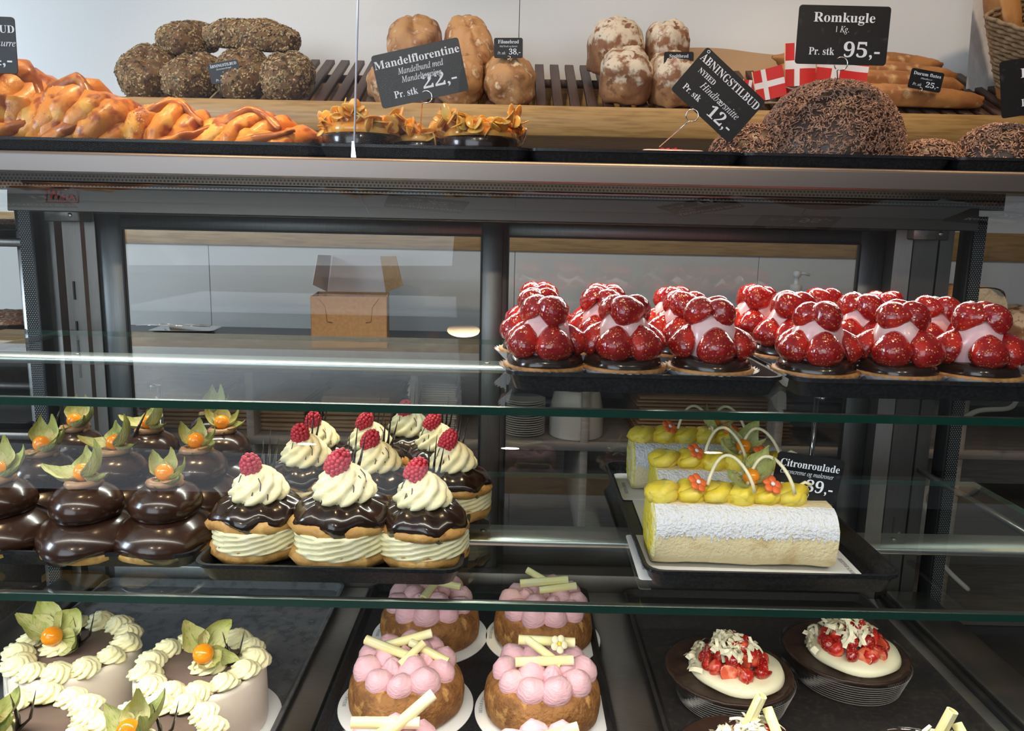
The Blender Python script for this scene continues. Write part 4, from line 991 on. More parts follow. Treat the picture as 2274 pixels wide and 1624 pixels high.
# ---- lemon roulades on boards
SPONGE = mat('sponge', (0.76, 0.64, 0.38), .75, layers=[((.60, .42, .20), 'noise', 26, .58, .72)], bump=[('noise', 240, .8, .002)])
DUST = mat('icing_sugar', (0.74, 0.75, 0.78), .85, layers=[((.72, .66, .56), 'noise', 260, .56, .66)], bump=[('noise', 300, 1.0, .003), ('noise', 90, .5, .004)])
LEMON = mat('lemon_cream', (0.78, 0.58, 0.035), .45, layers=[((.82, .66, .12), 'noise', 50, .45, .65)], sss=(.2, (.01, .007, .001), .5), bump=[('noise', 160, .4, .002)])
LEMEND = mat('lemon_cut', (0.76, 0.62, 0.06), .6, layers=[((.82, .74, .35), 'wave', 55, .5, .8), ((.80, .40, .01), 'noise', 120, .64, .72)], bump=[('noise', 160, .9, .004)])
ORNG = mat('sugar_flower', (0.80, 0.15, 0.03), .45); WCH = mat('white_chocolate', (0.84, 0.76, 0.50), .38, sss=(.2, (.01, .008, .004), .5))
def board_text(parent, txt, size, loc, rz, w):
    me = text_mesh(txt, size, 'b', width=w); co = [v.co.copy() for v in me.vertices]
    for v in me.vertices: v.co = (v.co.x, v.co.z, 0)
    place('lettering', me, BLET, parent, loc, (0, 0, rz))
BLET = mat('board_lettering', (.25, .25, .26), .6)
def roulade(c, L, seed, rz, label, blab, bc, br):
    W, H = .088, .074; rs = random.Random(seed)
    b = thing('cake_board', blab, 'cake board', bc, br, 'white boards under the lemon roulades')
    MB().loft([rrect(L + .052, .128, .004, 2, 0), rrect(L + .052, .128, .004, 2, .0018)]).build('card', WHITE, b, smooth=False)
    board_text(b, "FRAHM'S BAGERI", .0075, (-L / 2 - .019, -.015, .0021), -PI / 2, .052); board_text(b, "FRAHM'S BAGERI", .0075, (L / 2 + .019, -.02, .0021), PI / 2, .056)
    t = thing('lemon_roulade', label, 'cake', c, rz, 'lemon roulades')
    def sec(a):   # rounded loaf section, flat underneath
        x, z = math.cos(a), math.sin(a); f = lambda q: math.copysign(abs(q) ** (2 / 2.7), q)
        return f(x) * W / 2, max(f(z), -.97) * H / 2 + H * .485
    def body(a0, a1, off, nu, nx=40):
        m = MB()
        def fn(u, v):
            a = a0 + (a1 - a0) * v + (1 - v) * (nx > 40) * (.16 * nz(u * 60, seed) + .10 * nz(u * 170, seed + 4)); y, z = sec(a); n = nz(u * L * 30 + seed, y * 40, z * 40) * .0012 + nz(u * 9 + seed, v * 2) * .0012
            return (-L / 2 + L * u, y * (1 + off / W) + n, z + off * math.sin(a) + n)
        return m.grid(fn, nx, nu)
    body(0, 2 * PI, 0, 48).build('sponge', SPONGE, t)
    # icing sugar on the shoulders, bare on the ridge
    body(math.radians(176), math.radians(112), .0011, 18, 160).build('icing_sugar', DUST, t)
    body(math.radians(62), math.radians(-10), .0016, 16).build('icing_sugar', DUST, t)
    for s in (-1, 1):
        e = MB(); n = 40; loops = []
        for k, (q, xo) in enumerate(((1, 0), (.93, .002), (.6, .004), (.25, .003), (.02, .003))):
            loops.append([(s * (L / 2 + xo + .0012 * nz(i * .7, k * 2 + seed)), sec(2 * PI * i / n)[0] * q, (sec(2 * PI * i / n)[1] - H * .48) * q + H * .48) for i in range(n)])
        e.loft(loops, False, True); e.build('cut_end', LEMEND, t)
    zt = H * .97
    cr = MB()
    for k in range(6):
        x = -L * .42 + L * .70 * k / 5 - .006 * (k == 0)
        cr.ball((x, rs.uniform(-.004, .004), zt + .007), (.0205, .0215, .0140 + .002 * (k % 2)), 18, 10, lambda d: 1 + .10 * nz(d[0] * 2 + k * 3 + seed, d[1] * 2, d[2] * 2))
        cr.tube([(x - .014, -.013, zt + .006), (x, -.016, zt + .010), (x + .012, -.006, zt + .015), (x + .004, .008, zt + .016)], [.006, .009, .009, .005], 10)
    cr.disp(.0015, 60, seed); cr.build('lemon_cream', LEMON, t)
    for fx, ang in ((-L * .26, .5), (L * .155, .3)):
        f = thing_part('sugar_flower', t, (fx, -.017, zt + .0255), (.75, ang * .3, ang), FLOW, ORNG); place('flower_centre', FCEN, FWHT, f, (0, 0, .002))
    physalis(t, (L * .05, -.006, zt + .031), rs, .98, (.5, .1, .2), 4)
    for k in range(2):
        x = -L * .20 + k * L * .22; pts = []
        for q in range(15):
            u = q / 14; pts.append((x + .052 * u, -.014 + .012 * math.sin(u * 5), zt + .022 + .036 * math.sin(PI * u) ** .8 - .004 * u))
        MB().tube(pts, .0021, 8).build('white_chocolate_curl', WCH, t)
    pts = [(L * .30 + .02 * u, -.004, zt + .012 + .04 * u - .03 * u * u) for u in (0, .3, .6, 1.0)]
    MB().tube(pts, .002, 8).build('white_chocolate_curl', WCH, t)
    return t
fm = MB()
for k in range(5):
    a = 2 * PI * k / 5; fm.ball((.0075 * math.cos(a), .0075 * math.sin(a), 0), (.0056, .0056, .0022), 10, 6)
FLOW = fm.mesh('sugar_flower'); FLOWY = fm.mesh('sugar_flower'); FCEN, FCENY = [MB().ball((0, 0, 0), (.003, .003, .002), 10, 6).mesh('flower_centre') for _ in range(2)]
def thing_part(name, parent, loc, rot, me, m): return place(name, me, m, parent, loc, rot)
TZ = MZ + .0042
RL = []
for (l, r_, py, seed, nm) in ((1452, 1848, 1262, 1, 'front'), (1460, 1810, 1168, 2, 'middle'), (1408, 1730, 1095, 3, 'rear')):
    A, B = onz(l, py, TZ + .002), onz(r_, py + 6, TZ + .002); L = B[0] - A[0]; RL.append((A, B, L))
    yc = A[1] + .037
    roulade(((A[0] + B[0]) / 2, yc, TZ + .0025), L, seed, -.02, '%s lemon roulade dusted with icing sugar and topped with yellow cream' % nm, 'white printed card under the %s lemon roulade' % nm, ((A[0] + B[0]) / 2 + .006, yc - .004, TZ + .0002 * seed), -.02)
sg = sign((1730, 1002), (1878, 1024), (1714, 1100), .885, [('Citronroulade', 'b', .235, .89, 0, .20), ('Citroncreme og makroner', 'i', .15, .80, -.02, .04), ('Pr. stk', 'b', .19, .28, -.24, -.30), ('89,-', 'b', .38, .42, .20, -.30)],
     'black price sign reading Citronroulade 89 stuck in the front roulade', (1785, 1098), (1781, 1128), .882, .0062)
# ================================================================ bottom deck: trays
SLATE = mat('slate_grey_sheet', (0.105, 0.106, 0.110), .5, layers=[((.060, .061, .064), 'noise', 60, .5, .62), ((.14, .14, .145), 'noise', 120, .60, .70)], bump=[('noise', 220, .3, .001)])
BTZ = ZB - .0035
def edge(px, py): return onz(px, py, BTZ + .012)[0]
lt0, lt1 = XL + .075, edge(742, 1352)
def flat_tray(x0, x1, y0, y1, label, m, h=.014):
    o = tag(place('baking_sheet', tray_mesh(x1 - x0, y1 - y0, h, .016), m, None, ((x0 + x1) / 2, (y0 + y1) / 2, BTZ)), label, 'tray', 'large sheets on the bottom deck'); o.data.set_sharp_from_angle(angle=math.radians(40)); return o
flat_tray(lt0, lt1, .62, 1.335, 'slate grey baking sheet under the white cream cakes', SLATE)
pt0, pt1 = edge(808, 1352), edge(1322, 1400)
flat_tray(pt0, pt1, .62, 1.335, 'black baking sheet under the pink meringue cakes', BLACKP)
rt0, rt1 = edge(1402, 1375), min(edge(1985, 1392), XR - .075)
flat_tray(rt0, rt1, .62, 1.335, 'dark baking sheet under the strawberry chocolate tarts', mat('dark_brown_sheet', (.022, .019, .018), .42, layers=[((.035, .03, .028), 'noise', 150, .5, .65)]))
CZ = BTZ + .0040
def round_board(c, R, label, txt=True):
    b = thing('cake_board', label, 'cake board', c, 0, 'round white cake boards')
    MB().lathe([(R - .0005, 0), (R, .0006), (R, .0018), (R - .0006, .0022), (.01, .0022)], 72).build('card', WHITE, b, auto=40)
    for a0 in (-.15, -1.75, 2.9):
        me = text_mesh("FRAHM'S BAGERI", .0068, 'b', width=.056)
        for v in me.vertices:
            x, z = v.co.x, v.co.z; r = R - .0105 + z; a = a0 + x / (R - .008) * (1)
            a = a0 + x / R; v.co = (r * math.sin(a), -r * math.cos(a) * -1 * -1, .0024)
        place('lettering', me, BLET, b)
    return b
# ---- white cream cakes
MARZ = mat('marzipan', (0.80, 0.73, 0.63), .42, layers=[((.76, .64, .54), 'noise', 9, .45, .65)], sss=(.25, (.012, .009, .006), .6), bump=[('noise', 40, .15, .004)])
CREAMW = mat('piped_cream', (0.86, 0.81, 0.50), .5, layers=[((.86, .76, .36), 'noise', 14, .56, .70)], sss=(.25, (.01, .009, .005), .5), bump=[('noise', 300, .2, .001)])
ROS = []
for k in range(3):
    m = MB(); swirl(m, .0185, .019, 8, 2.0, k, 0, ridge=.34); m.disp(.0012, 140, k); ROS.append(m.mesh('cream_rosette'))
def cream_cake(top, seed, label, blab, physx):
    R, H = .083, .080; zt = CZ + .0022 + H; p = onz(top[0], top[1], zt); rs = random.Random(seed)
    round_board((p[0], p[1], CZ), .1, blab)
    t = thing('cream_cake', label, 'cake', (p[0], p[1], CZ + .0024), 0, 'white cream cakes with rosettes')
    MB().lathe([(R * .985, 0), (R, .004), (R * 1.0, H * .5), (R * .985, H * .92), (R * .96, H), (R * .8, H)], 64, lambda a, r, z: (r * (1 + .012 * nz(math.cos(a) * 2 + seed, math.sin(a) * 2, z * 12)), z)).build('marzipan_side', MARZ, t)
    MB().lathe([(R * .9, H - .004), (R * .9, H + .001), (R * .02, H + .0015)], 48).build('chocolate_disc', mat('cocoa_top', (.17, .115, .095), .6), t)
    sm = MB()
    def seamf(u, v): a = 4.0 + .05 * v + .03 * math.sin(v * 4); r = R * 1.004 + .0012 * (1 - abs(u - .5) * 2); return (r * math.cos(a + .02 * u), r * math.sin(a + .02 * u), H * v)
    sm.grid(seamf, 5, 10); sm.build('marzipan_seam', MARZ, t)
    n = 13
    for k in range(n):
        a = 2 * PI * k / n + .1 * seed
        place('cream_rosette', ROS[k % 3], CREAMW, t, (R * .80 * math.cos(a), R * .80 * math.sin(a), H - .001), (.22 * math.sin(a) * -1, .22 * math.cos(a), rs.random() * 6), (1 + rs.uniform(-.06, .12),) * 3)
    place('cream_rosette', ROS[0], CREAMW, t, (physx, -.004, H), (0, 0, 1), (1.25, 1.25, .9))
    for k, (dx, h) in enumerate(((.020, .046), (.034, .052))):
        MB().tube([(physx + .024, .002, H + .004), (physx + dx + .004, .004, H + .018), (physx + dx + (.012 if k else -.004), .006, H + h)], [.0055, .0040, .0004], 8, flat=.4).build('chocolate_spike', CHOC, t)
    return t, (physx, -.004, H), rs
for k, (px, py, lab, blab, phx, rot) in enumerate(((165, 1442, 'white cream cake at the back left with an open physalis', 'round white board under the back left cream cake', -.018, (.9, -.2, .3)),
        (446, 1480, 'white cream cake at the back right with a half-closed physalis', 'round white board under the back right cream cake', .012, (1.0, .7, .2)),
        (50, 1632, 'white cream cake at the front left, cut by the picture edge', 'round white board under the front left cream cake', -.03, (.3, 0, 0)),
        (330, 1655, 'white cream cake at the front, only its rosettes in view', 'round white board under the front right cream cake', -.012, (.3, 0, 0)))):
    t, q, rs = cream_cake((px, py), k + 1, lab, blab, phx)
    physalis(t, (q[0] - .002, q[1] - .010, q[2] + .026), rs, 1.25, rot, 5)
# ---- pink meringue cakes
CAKEB = mat('brown_cake', (0.34, 0.150, 0.042), .65, layers=[((.21, .085, .022), 'noise', 26, .50, .60), ((.50, .26, .08), 'noise', 60, .58, .68)], bump=[('noise', 180, .9, .004)])
MERI = mat('pink_meringue', (0.80, 0.48, 0.53), .55, layers=[((.84, .60, .56), 'noise', 22, .5, .66), ((.82, .50, .30), 'noise', 13, .68, .78)], sss=(.2, (.01, .005, .005), .5), bump=[('noise', 70, .5, .004, (1, 1, 5)), ('noise', 200, .4, .002)])
CURL = mat('white_chocolate_roll', (0.88, 0.78, 0.38), .4, layers=[((.88, .82, .52), 'noise', 40, .45, .65)], sss=(.2, (.01, .008, .003), .5))
MER = []
for k in range(3):
    m = MB().lathe([(.002, 0), (.0125, .001), (.0178, .007), (.0190, .014), (.0172, .022), (.0125, .029), (.007, .0335), (.001, .036)], 22, lambda a, r, z: (r * (1 + .05 * math.sin(a * 2 + k) + .025 * math.sin(z * 900 + a)), z)); m.disp(.0016, 90, k); MER.append(m.mesh('meringue_kiss'))
m = MB(); swirl(m, .016, .034, 6, .5, 0, 0, ridge=.22); MER.append(m.mesh('meringue_kiss'))
def roll_mesh(L, r):
    m = MB(); n = 26; loops = []
    prof = [(r * (1 - .25 * k / n), 2 * PI * 1.35 * k / n) for k in range(n + 1)]
    V = []
    for x in (-L / 2, L / 2):
        V += [(x, q * math.cos(a), q * math.sin(a)) for q, a in prof] + [(x, (q - .0012) * math.cos(a), (q - .0012) * math.sin(a)) for q, a in reversed(prof)]
    nn = 2 * (n + 1); F = [(i, (i + 1) % nn, nn + (i + 1) % nn, nn + i) for i in range(nn)]
    for b in (0, nn):
        for i in range(n): F.append((b + i, b + i + 1, b + nn - 2 - i, b + nn - 1 - i))
    m.add(V, F); return m.mesh('chocolate_roll', True)
ROLLS = [roll_mesh(.078, .0072), roll_mesh(.060, .0064), roll_mesh(.042, .0058)]
for r_ in ROLLS: r_.set_sharp_from_angle(angle=math.radians(50))
def pink_cake(bx, by, seed, label, blab, rolls):
    p = onz(bx, by, CZ); R = .0805; rs = random.Random(seed)
    round_board((p[0], p[1], CZ), .0935, blab)
    t = thing('pink_cake', label, 'cake', (p[0], p[1] + .002, CZ + .0024), 0, 'brown cakes with pink meringue')
    MB().lathe([(R * .90, 0), (R * .985, .006), (R * 1.0, .020), (R * .97, .036), (R * .88, .048), (R * .76, .053), (R * .62, .049), (R * .55, .040), (R * .1, .038)], 64,
        lambda a, r, z: (r * (1 + .025 * nz(math.cos(a) * 2 + seed, math.sin(a) * 2, z * 20)), z)).build('cake_ring', CAKEB, t)
    n = 10
    for k in range(n):
        a = 2 * PI * k / n + seed * .31; tl = .42
        place('meringue_kiss', MER[k % 3], MERI, t, (R * .56 * math.cos(a), R * .56 * math.sin(a), .042), (-tl * math.sin(a), tl * math.cos(a), 0), (1.06 + rs.uniform(-.08, .1),) * 3)
    for k in range(6):
        a = 2 * PI * k / 6 + seed; r = R * (.30 if k < 5 else 0)
        place('meringue_kiss', MER[3 if k % 2 else 1], MERI, t, (r * math.cos(a), r * math.sin(a), .046), (-.2 * math.sin(a), .2 * math.cos(a), rs.random()), (1.1,) * 3)
    for (mi, x, y, z, ry, rz) in rolls:
        place('chocolate_roll', ROLLS[mi], CURL, t, (x, y, z), (rs.random() * 3, math.radians(ry), math.radians(rz)))
    if seed == 4:
        f = place('sugar_flower', FLOWY, WCH, t, (.020, -.004, .100), (.9, .3, .2), (1.0,) * 3); place('flower_centre', FCENY, LEMON, f, (0, 0, .002))
RA = [(0, -.004, .012, .087, -14, 8), (0, -.020, -.006, .084, 10, -18), (2, .010, -.016, .084, -30, 35), (1, .032, -.004, .080, 16, -20)]
RB = [(0, .004, .014, .094, 2, 0), (0, .000, -.018, .083, -2, 2), (1, .000, -.004, .088, 18, -35)]
RC = [(0, .000, .006, .092, -4, 4), (1, .022, -.004, .086, -6, 6), (2, -.010, .016, .096, 22, -20)]
RD = [(0, .006, -.002, .086, -10, 70), (1, .020, .006, .086, 6, -12)]
for k, (bx, by, lab, blab, rl) in enumerate(((955, 1412, 'pink meringue cake in the back row at left', 'round board under the back left pink cake', RD), (1205, 1417, 'pink meringue cake in the back row at right', 'round board under the back right pink cake', RC),
        (902, 1566, 'pink meringue cake in the middle row at left', 'round board under the middle left pink cake', RA), (1204, 1580, 'pink meringue cake in the middle row at right, with a small yellow flower', 'round board under the middle right pink cake', RB),
        (862, 1800, 'pink meringue cake in the front row at left, with crossed chocolate rolls', 'round board under the front left pink cake', [(0, -.006, .02, .092, 0, 2), (0, .018, .022, .098, -30, 30), (1, -.02, .0, .086, 0, 40)]), (1215, 1815, 'pink meringue cake in the front row at right', 'round board under the front right pink cake', RA))):
    pink_cake(bx, by, k + 1, lab, blab, rl)
# ---- chocolate tarts with strawberries
CHUNK = mat('strawberry_chunk', (0.52, 0.022, 0.014), .16, layers=[((.72, .16, .08), 'noise', 70, .52, .66)], bump=[('vor', 260, .4, .001)], coat=.6, coat_rough=.06)
SHAV = mat('white_shavings', (0.86, 0.80, 0.58), .45)
CREAMT = mat('smooth_cream', (0.84, 0.79, 0.56), .38, sss=(.25, (.01, .009, .005), .5))
CH = []
for k in range(4):
    m = MB().ball((0, 0, 0), (.0115, .0095, .0085), 10, 7, lambda d: 1 + .25 * nz(d[0] * 1.5 + k * 7, d[1] * 1.5, d[2] * 1.5)); CH.append(m.mesh('strawberry_piece'))
SHM = []
for k in range(3):
    m = MB(); L, W = (.014, .006), (.009, .0075); l, w = (L, W, (.02, .0045))[k]
    for off in (0, .0005): m.grid(lambda u, v: ((u - .5) * l, (v - .5) * w * (1 - .3 * u), .004 * math.sin(PI * u) * (.6 + .6 * k) + off), 5, 3)
    SHM.append(m)
RIBM = mat('plastic_rib', (.55, .52, .48), .12, spec=.9, alpha=.16)
def choc_tart(c, seed, label, R=.09, H=.046, ex=1.0, rz=0):
    t = thing('chocolate_tart', label, 'tart', c, rz, 'chocolate tarts with strawberries'); rs = np.random.default_rng(seed)
    ov = lambda f: (lambda a, r, z: f(a, r * (1 + .06 * math.cos(a) * (ex - 1) * 4), z))
    MB().lathe([(R * .78, .0008), (R * .98, H * .92), (R * 1.04, H)], 72, ov(lambda a, r, z: (r, z)), cap1=False).build('plastic_dish', PLAST, t)
    rb_ = MB()
    for q in range(9):
        z = H * (.12 + .09 * q); r = R * (.80 + .18 * z / H); rb_.tube([(r * 1.008 * math.cos(2 * PI * i / 64), r * 1.008 * math.sin(2 * PI * i / 64), z) for i in range(65)], .0007, 4, cap=False)
    rb_.build('dish_ribs', RIBM, t)
    MB().lathe([(R * .76, .002), (R * .955, H * .86), (R * .99, H * .985), (R * .95, H), (R * .88, H * .90), (R * .5, H * .88)], 72, ov(lambda a, r, z: (r * (1 + .012 * nz(math.cos(a) * 8, math.sin(a) * 8, seed)), z + .0012 * nz(math.cos(a) * 9, math.sin(a) * 9, seed)))).build('chocolate_shell', CHOCM, t)
    cx, cy = -.004, -.006
    MB().lathe([(R * .70, H * .88), (R * .735, H * .97), (R * .70, H * 1.12), (R * .60, H * 1.2), (R * .3, H * 1.24), (R * .02, H * 1.25)], 56, lambda a, r, z: (r * (1 + .02 * math.sin(a * 3 + seed)), z + .0012 * math.sin(a * 5 + r * 300)), (cx, cy, 0)).build('cream_disc', CREAMT, t)
    for k in range(30):
        ring = 0 if k < 14 else (1 if k < 24 else 2); a = 2 * PI * k / (14, 10, 6)[ring] + rs.normal(0, .1); r = R * (.43, .27, .10)[ring]; z = H * 1.25 + (.004, .017, .028)[ring]
        place('strawberry_piece', CH[k % 4] if k % 3 == 0 else BERRYS[k % 2], CHUNK, t, (cx + r * math.cos(a), cy + .006 + r * math.sin(a), z), tuple(rs.random(3) * 6), ((1.15,) * 3 if k % 3 == 0 else (.72,) * 3))
    mb = MB()
    for q in range(3):
        V, F = np.concatenate(SHM[q].v), SHM[q].f; m = []
        for k in range(34):
            a = rs.random() * 2 * PI; r = R * .34 * math.sqrt(rs.random()); z = H * 1.25 + .040 - r * .55 + rs.normal(0, .002)
            if k < 4: a = rs.uniform(-.6, 1.2); r = R * .62; z = H * 1.22
            m.append((rotm(rs.normal(0, .6), rs.normal(0, .6), rs.random() * 6, (1.3, 1.3, 1.3)), (cx + r * math.cos(a) + .004, cy + r * math.sin(a) + .012, z)))
        mb.scatter(V, F, m)
    mb.build('white_chocolate_shavings', SHAV, t)['kind'] = 'stuff'
    return t
for k, (px, py, lab) in enumerate(((1622, 1535, 'strawberry chocolate tart in the back row at left'), (1880, 1492, 'strawberry chocolate tart in the back row at right'), (1672, 1752, 'strawberry chocolate tart in the front row at left'), (2085, 1790, 'strawberry chocolate tart in the front row at right'))):
    p = onz(px, py, CZ + .012); o = choc_tart((p[0], p[1], CZ - .0005), k + 1, lab, ex=1.25, rz=2.4)
    if k >= 2: place('chocolate_roll', ROLLS[2], CURL, o, (.005, .005, .110), (.3, 1.25, .6), (1.2,) * 3); place('chocolate_roll', ROLLS[2], CURL, o, (-.02, .0, .100), (.3, .7, 2.6), (1.1,) * 3)

# ================================================================ things behind the case
def bx(px, py, Y): return ony(px, py, Y)
# kraft bakery box with open lid
p = bx(775, 700, 1.93); KB = thing('bakery_box', 'open brown kraft bakery box on the back counter', 'box', (p[0], 1.93, .9485), .12)
w, d, h = .186, .15, .130; th = .0015; WIN = mat('white_board_inside', (.66, .64, .68), .6)
MB().box(-w / 2, w / 2, 0, th, 0, h).build('front_wall', KRAFT, KB, smooth=False); MB().box(-w / 2, w / 2, d - th, d, 0, h).build('back_wall', KRAFT, KB, smooth=False)
for s in (-1, 1): MB().box(s * w / 2 - th / 2, s * w / 2 + th / 2, 0, d, 0, h).build('side_wall', KRAFT, KB, smooth=False)
MB().box(-w / 2, w / 2, 0, d, 0, th).build('bottom', KRAFT, KB, smooth=False)
MB().box(-w / 2 + .012, w / 2 - .02, 0, th, 0, .105).build('lid_inside', WIN, KB, (0.01, d, h - .006), R_(-14, 0, 0), smooth=False)
MB().box(-w / 2 + .012, w / 2 - .02, 0, th, 0, .105).build('lid_outside', KRAFT, KB, (0.01, d + .002, h - .006), R_(-14, 0, 0), smooth=False)
MB().add([(0, 0, 0), (0, -.075, .005), (0, -.065, .085), (0, 0, .098), (th, 0, 0), (th, -.075, .005), (th, -.065, .085), (th, 0, .098)], [(0, 1, 2, 3), (7, 6, 5, 4), (0, 4, 5, 1), (1, 5, 6, 2), (2, 6, 7, 3), (3, 7, 4, 0)]).build('lid_flap', WIN, KB, (-w / 2 + .022, d, h), R_(-14, 0, -24), smooth=False)
MB().add([(0, 0, 0), (0, -.075, .005), (0, -.065, .085), (0, 0, .098), (th, 0, 0), (th, -.075, .005), (th, -.065, .085), (th, 0, .098)], [(0, 1, 2, 3), (7, 6, 5, 4), (0, 4, 5, 1), (1, 5, 6, 2), (2, 6, 7, 3), (3, 7, 4, 0)]).build('lid_flap', KRAFT, KB, (w / 2 - .008, d, h), R_(-14, 0, 40), smooth=False)
for s in (-1, 1):
    MB().tube([(s * w * .40, -.0006, h - .004), (s * w * .31, -.0006, h * .80), (s * w * .29, -.0006, h * .52), (s * w * .22, -.0006, h * .50)], .0007, 4).build('tab_slit', mat('slit_brown', (.22, .12, .05), .8), KB)
# steel tray with tongs
p = bx(415, 728, 2.12); ST = thing('steel_tray', 'small steel tray on the back counter left of the box', 'tray', (p[0], 2.12, .9485), .1)
MB().loft([rrect(.13, .085, .01, 3, 0), rrect(.16, .11, .012, 3, .016), rrect(.17, .12, .014, 3, .017), rrect(.158, .108, .012, 3, .0165), rrect(.128, .083, .01, 3, .001)]).build('pan', CHROME, ST)
TG = thing('tongs', 'steel tongs lying across the small steel tray', 'tongs', (p[0] - .02, 2.10, .972), .3)
for s in (-1, 1): MB().tube([(-.10, s * .002, .004), (-.04, s * .012, .006), (.04, s * .018, .003), (.085, s * .006, 0)], [.003, .005, .005, .009], 8, flat=.3).build('arm', CHROME, TG)
# soap dispenser
p = bx(1764, 680, 2.08); SB = thing('soap_dispenser', 'white pump soap dispenser on the back counter', 'dispenser', (p[0], 2.08, .9485), 0); SB.scale = (1, 1, 1.14)
WPL = mat('white_plastic', (.72, .74, .76), .3)
MB().lathe([(.034, 0), (.037, .004), (.037, .10), (.034, .118), (.022, .130), (.015, .134)], 32).build('bottle', WPL, SB)
MB().lathe([(.016, .132), (.016, .152), (.012, .153), (.006, .155), (.006, .17), (.010, .171), (.010, .184), (.002, .186)], 20).build('pump', WPL, SB)
MB().tube([(0, 0, .179), (.02, 0, .180), (.034, 0, .176)], [.005, .004, .003], 8).build('nozzle', WPL, SB)
# stacks on the shelf below the counter
SHZ = .7605
PLT = mat('white_stoneware', (.66, .60, .54), .35)
pl = MB().lathe([(.030, 0), (.032, .001), (.050, .006), (.0515, .0075), (.049, .0075), (.03, .003), (.001, .003)], 40).mesh('plate')
p = bx(1163, 965, 1.84)
for k in range(16): tag(place('plate', pl, PLT, None, (p[0], 1.84, SHZ + k * .0055)), 'small white plate, %s, in the neat stack below the counter' % nth(k, 16), 'plate', 'stacked small plates')
bw = MB().lathe([(.061, 0), (.063, .001), (.066, .005), (.056, .05), (.050, .058), (.048, .058), (.055, .045), (.062, .003)], 40).mesh('bowl')
p = bx(1278, 965, 1.84)
for k in range(11): tag(place('bowl', bw, PLT, None, (p[0], 1.84, SHZ + k * .0058)), 'upturned white bowl, %s, in the stack right of the plates' % nth(k, 11), 'bowl', 'stacked white bowls')
WPAP = mat('white_paper_sheet', (.72, .66, .58), .6); CARDB = mat('brown_card', (.30, .15, .065), .6); BAGM = mat('paper_bag', (.42, .26, .14), .65, layers=[((.36, .21, .105), 'noise', 30, .4, .6, (1, 1, 20))])
p = bx(962, 950, 1.86)
for k in range(22): tag(MB().rbox(-.058, .058, -.09, .09, 0, .0038, .0008, 1).build('paper_bag_white', WPAP, None, (p[0] + .002 * math.sin(k * 2.3), 1.92, SHZ + k * .0056), (0, 0, .02 * math.sin(k))), 'flat white paper bag, %s, in the tall stack below the counter' % nth(k, 22), 'paper bag', 'stacked white paper bags')
p = bx(1575, 960, 1.86)
for k in range(12): tag(MB().rbox(-.19 + .004 * (k % 3), .19 - .008 * (k % 2), -.13, .13, 0, .004, .0008, 1).build('folded_carton', CARDB, None, (p[0], 1.95, SHZ + k * .0088), (0, 0, .012 * math.sin(k * 1.7))), 'flat brown folded carton, %s, in the stack behind the roulades' % nth(k, 12), 'carton', 'folded cartons below the counter')
for (px, w_, n, lab, gr) in ((405, .19, 9, 'flat brown paper bag in the stack behind the chocolate puffs', 'paper bags at left'), (608, .20, 8, 'flat brown paper bag in the stack left of the cream puffs', 'paper bags in the middle'), (808, .165, 9, 'flat brown paper bag in the stack behind the cream puffs', 'paper bags at right')):
    p = bx(px, 960, 1.90)
    for k in range(n):
        m = MB().rbox(-w_ / 2, w_ / 2, -.12, .12, 0, .0085, .003, 2); m.disp(.003, 14, k + px); tag(m.build('paper_bag', BAGM, None, (p[0], 1.93, SHZ + .002 + k * .0100), (0, 0, .03 * math.sin(k + px))), lab.replace('bag in', 'bag, %s, in' % nth(k, n)), 'paper bag', gr)
# ================================================================ right of the case: cut loaf, cable
p = bx(2195, 700, 1.93); CL = thing('cut_loaf', 'cut white loaf on the counter seen through the right side glass', 'bread', (p[0], 1.95, .9487), 0); CL.scale = (1.1, 1, 1.40)
sec = [(.058 * math.copysign(abs(math.cos(a)) ** .7, math.cos(a)), .065 + .068 * math.copysign(abs(math.sin(a)) ** .75, math.sin(a))) for a in [2 * PI * i / 40 for i in range(40)]]
MB().loft([[(x, y + .02 * nz(i * .2, y * 9), max(0, z)) for i, (x, z) in enumerate(sec)] for y in (0, .04, .09, .14)], False, True).build('loaf_crust', BR_FIL, CL)
MB().loft([[(x * .97, -.0005, max(0.002, z * .985)) for x, z in sec], [(x * .97, .002, max(0.002, z * .985)) for x, z in sec]]).build('crumb_face', mat('bread_crumb', (.66, .58, .44), .8, layers=[((.50, .42, .30), 'noise', 70, .55, .68)], bump=[('noise', 150, .6, .003)]), CL, smooth=False)
p = bx(2262, 710, 2.05); plain('brown_loaf', (2275, 690), 2.08, .2, .16, .14, 51, BR_SPE, 'dark round loaf behind the cut loaf', 'loaves on the back counter', (0, 0, 0.1), z=1.01)
p = bx(2128, 715, 2.1); plain('brown_loaf', (2130, 715), 2.14, .16, .14, .12, 52, BR_FIL, 'brown loaf end left of the cut loaf', 'loaves on the back counter', (0, 0, 0.1), z=1.0)
cab = [(2245, 905), (2165, 915), (2112, 962), (2110, 1010), (2070, 1070), (2050, 1110), (2068, 1160), (2072, 1215), (2100, 1262), (2150, 1310)]
CP = [bx(2262, 868, 1.737)] + [bx(a, b, 1.60 - .14 * min(1, k / 2)) for k, (a, b) in enumerate(cab)]; 
def crom(P, m_):
    P = [Vector(p) for p in P]; o = []
    for i in range(m_):
        t = i / (m_ - 1) * (len(P) - 1); k = min(int(t), len(P) - 2); f = t - k
        p0, p1, p2, p3 = P[max(k - 1, 0)], P[k], P[k + 1], P[min(k + 2, len(P) - 1)]
        o.append(.5 * ((2 * p1) + (p2 - p0) * f + (2 * p0 - 5 * p1 + 4 * p2 - p3) * f * f + (3 * p1 - p0 - 3 * p2 + p3) * f ** 3))
    return o
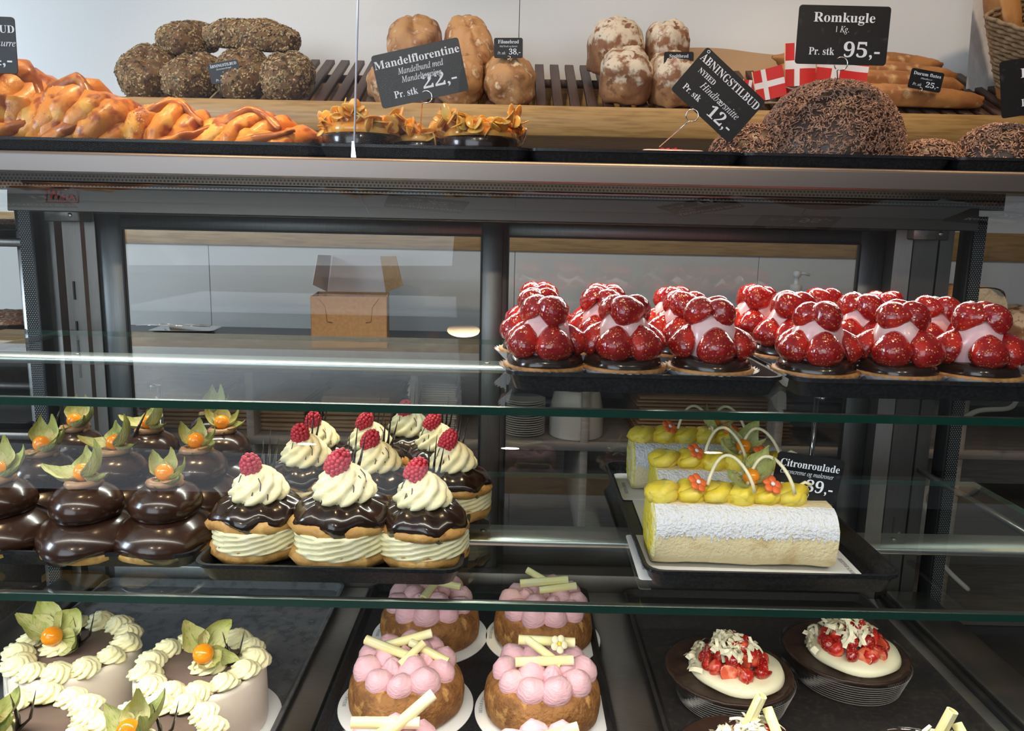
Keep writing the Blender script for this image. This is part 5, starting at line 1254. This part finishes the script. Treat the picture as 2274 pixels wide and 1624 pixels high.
tag(MB().tube(crom(CP, 70), .0052, 8).build('power_cable', mat('white_cable', (.66, .62, .56), .45)), 'white cable hanging beside the right side glass', 'cable')
# ================================================================ left of the case: neighbouring rack with tarts
rk = thing('tray_rack', 'dark metal rack with trays seen through the left side glass', 'rack', (0, 0, 0))
RX0, RX1 = -1.50, -.875; zl = (1.218, 1.035, .86)
for x in (RX0, RX1 - .03):
    for y in (1.42, 1.70): MB().rbox(x, x + .02, y, y + .02, 0, 1.30, .002, 1).build('upright', STEELD, rk)
for z in zl: MB().rbox(RX0, RX1, 1.40, 1.74, z - .016, z - .001, .002, 1).build('rack_shelf', STEELD, rk)
labs = ('top', 'middle', 'lower')
for i, z in enumerate(zl):
    tag(place('serving_tray', tray_mesh(.58, .32, .016), BLACKP, None, ((RX0 + RX1) / 2, 1.57, z)), 'black tray on the %s level of the left rack' % labs[i], 'tray', 'trays on the left rack')
NUT = mat('nut_crumble', (.30, .13, .06), .6, layers=[((.60, .46, .34), 'noise', 130, .52, .62), ((.10, .03, .02), 'noise', 100, .58, .68)], bump=[('noise', 200, .8, .003)])
nt = thing('nut_tart', 'x', 'tart', (0, 0, 0))
MB().lathe([(.042, 0), (.052, .018), (.053, .020), (.048, .019), (.02, .018)], 64, lambda a, r, z: (r * (1 + .03 * math.sin(a * 24)), z)).build('chocolate_case', CHOCM, nt)
m = MB().lathe([(.046, .017), (.040, .024), (.02, .028), (.001, .029)], 40); m.disp(.003, 120, 2); m.build('nut_topping', NUT, nt)
first = True
for i, (z, yy) in enumerate(((zl[0], (1.47, 1.60)), (zl[1], (1.46, 1.58)))):
    for r, y in enumerate(yy):
        for c in range(3):
            loc = (-.945 - .115 * c + .03 * r, y, z + .004); lab = 'dark nut-topped tart on the %s rack level, %s row, %s from the case' % (labs[i], ('front', 'back')[r], ORD[c])
            if first: nt.location = loc; nt['label'] = lab; nt['group'] = 'nut tarts on the left rack'; first = False
            else: dup(nt, loc, c * .7, lab, group='nut tarts on the left rack')
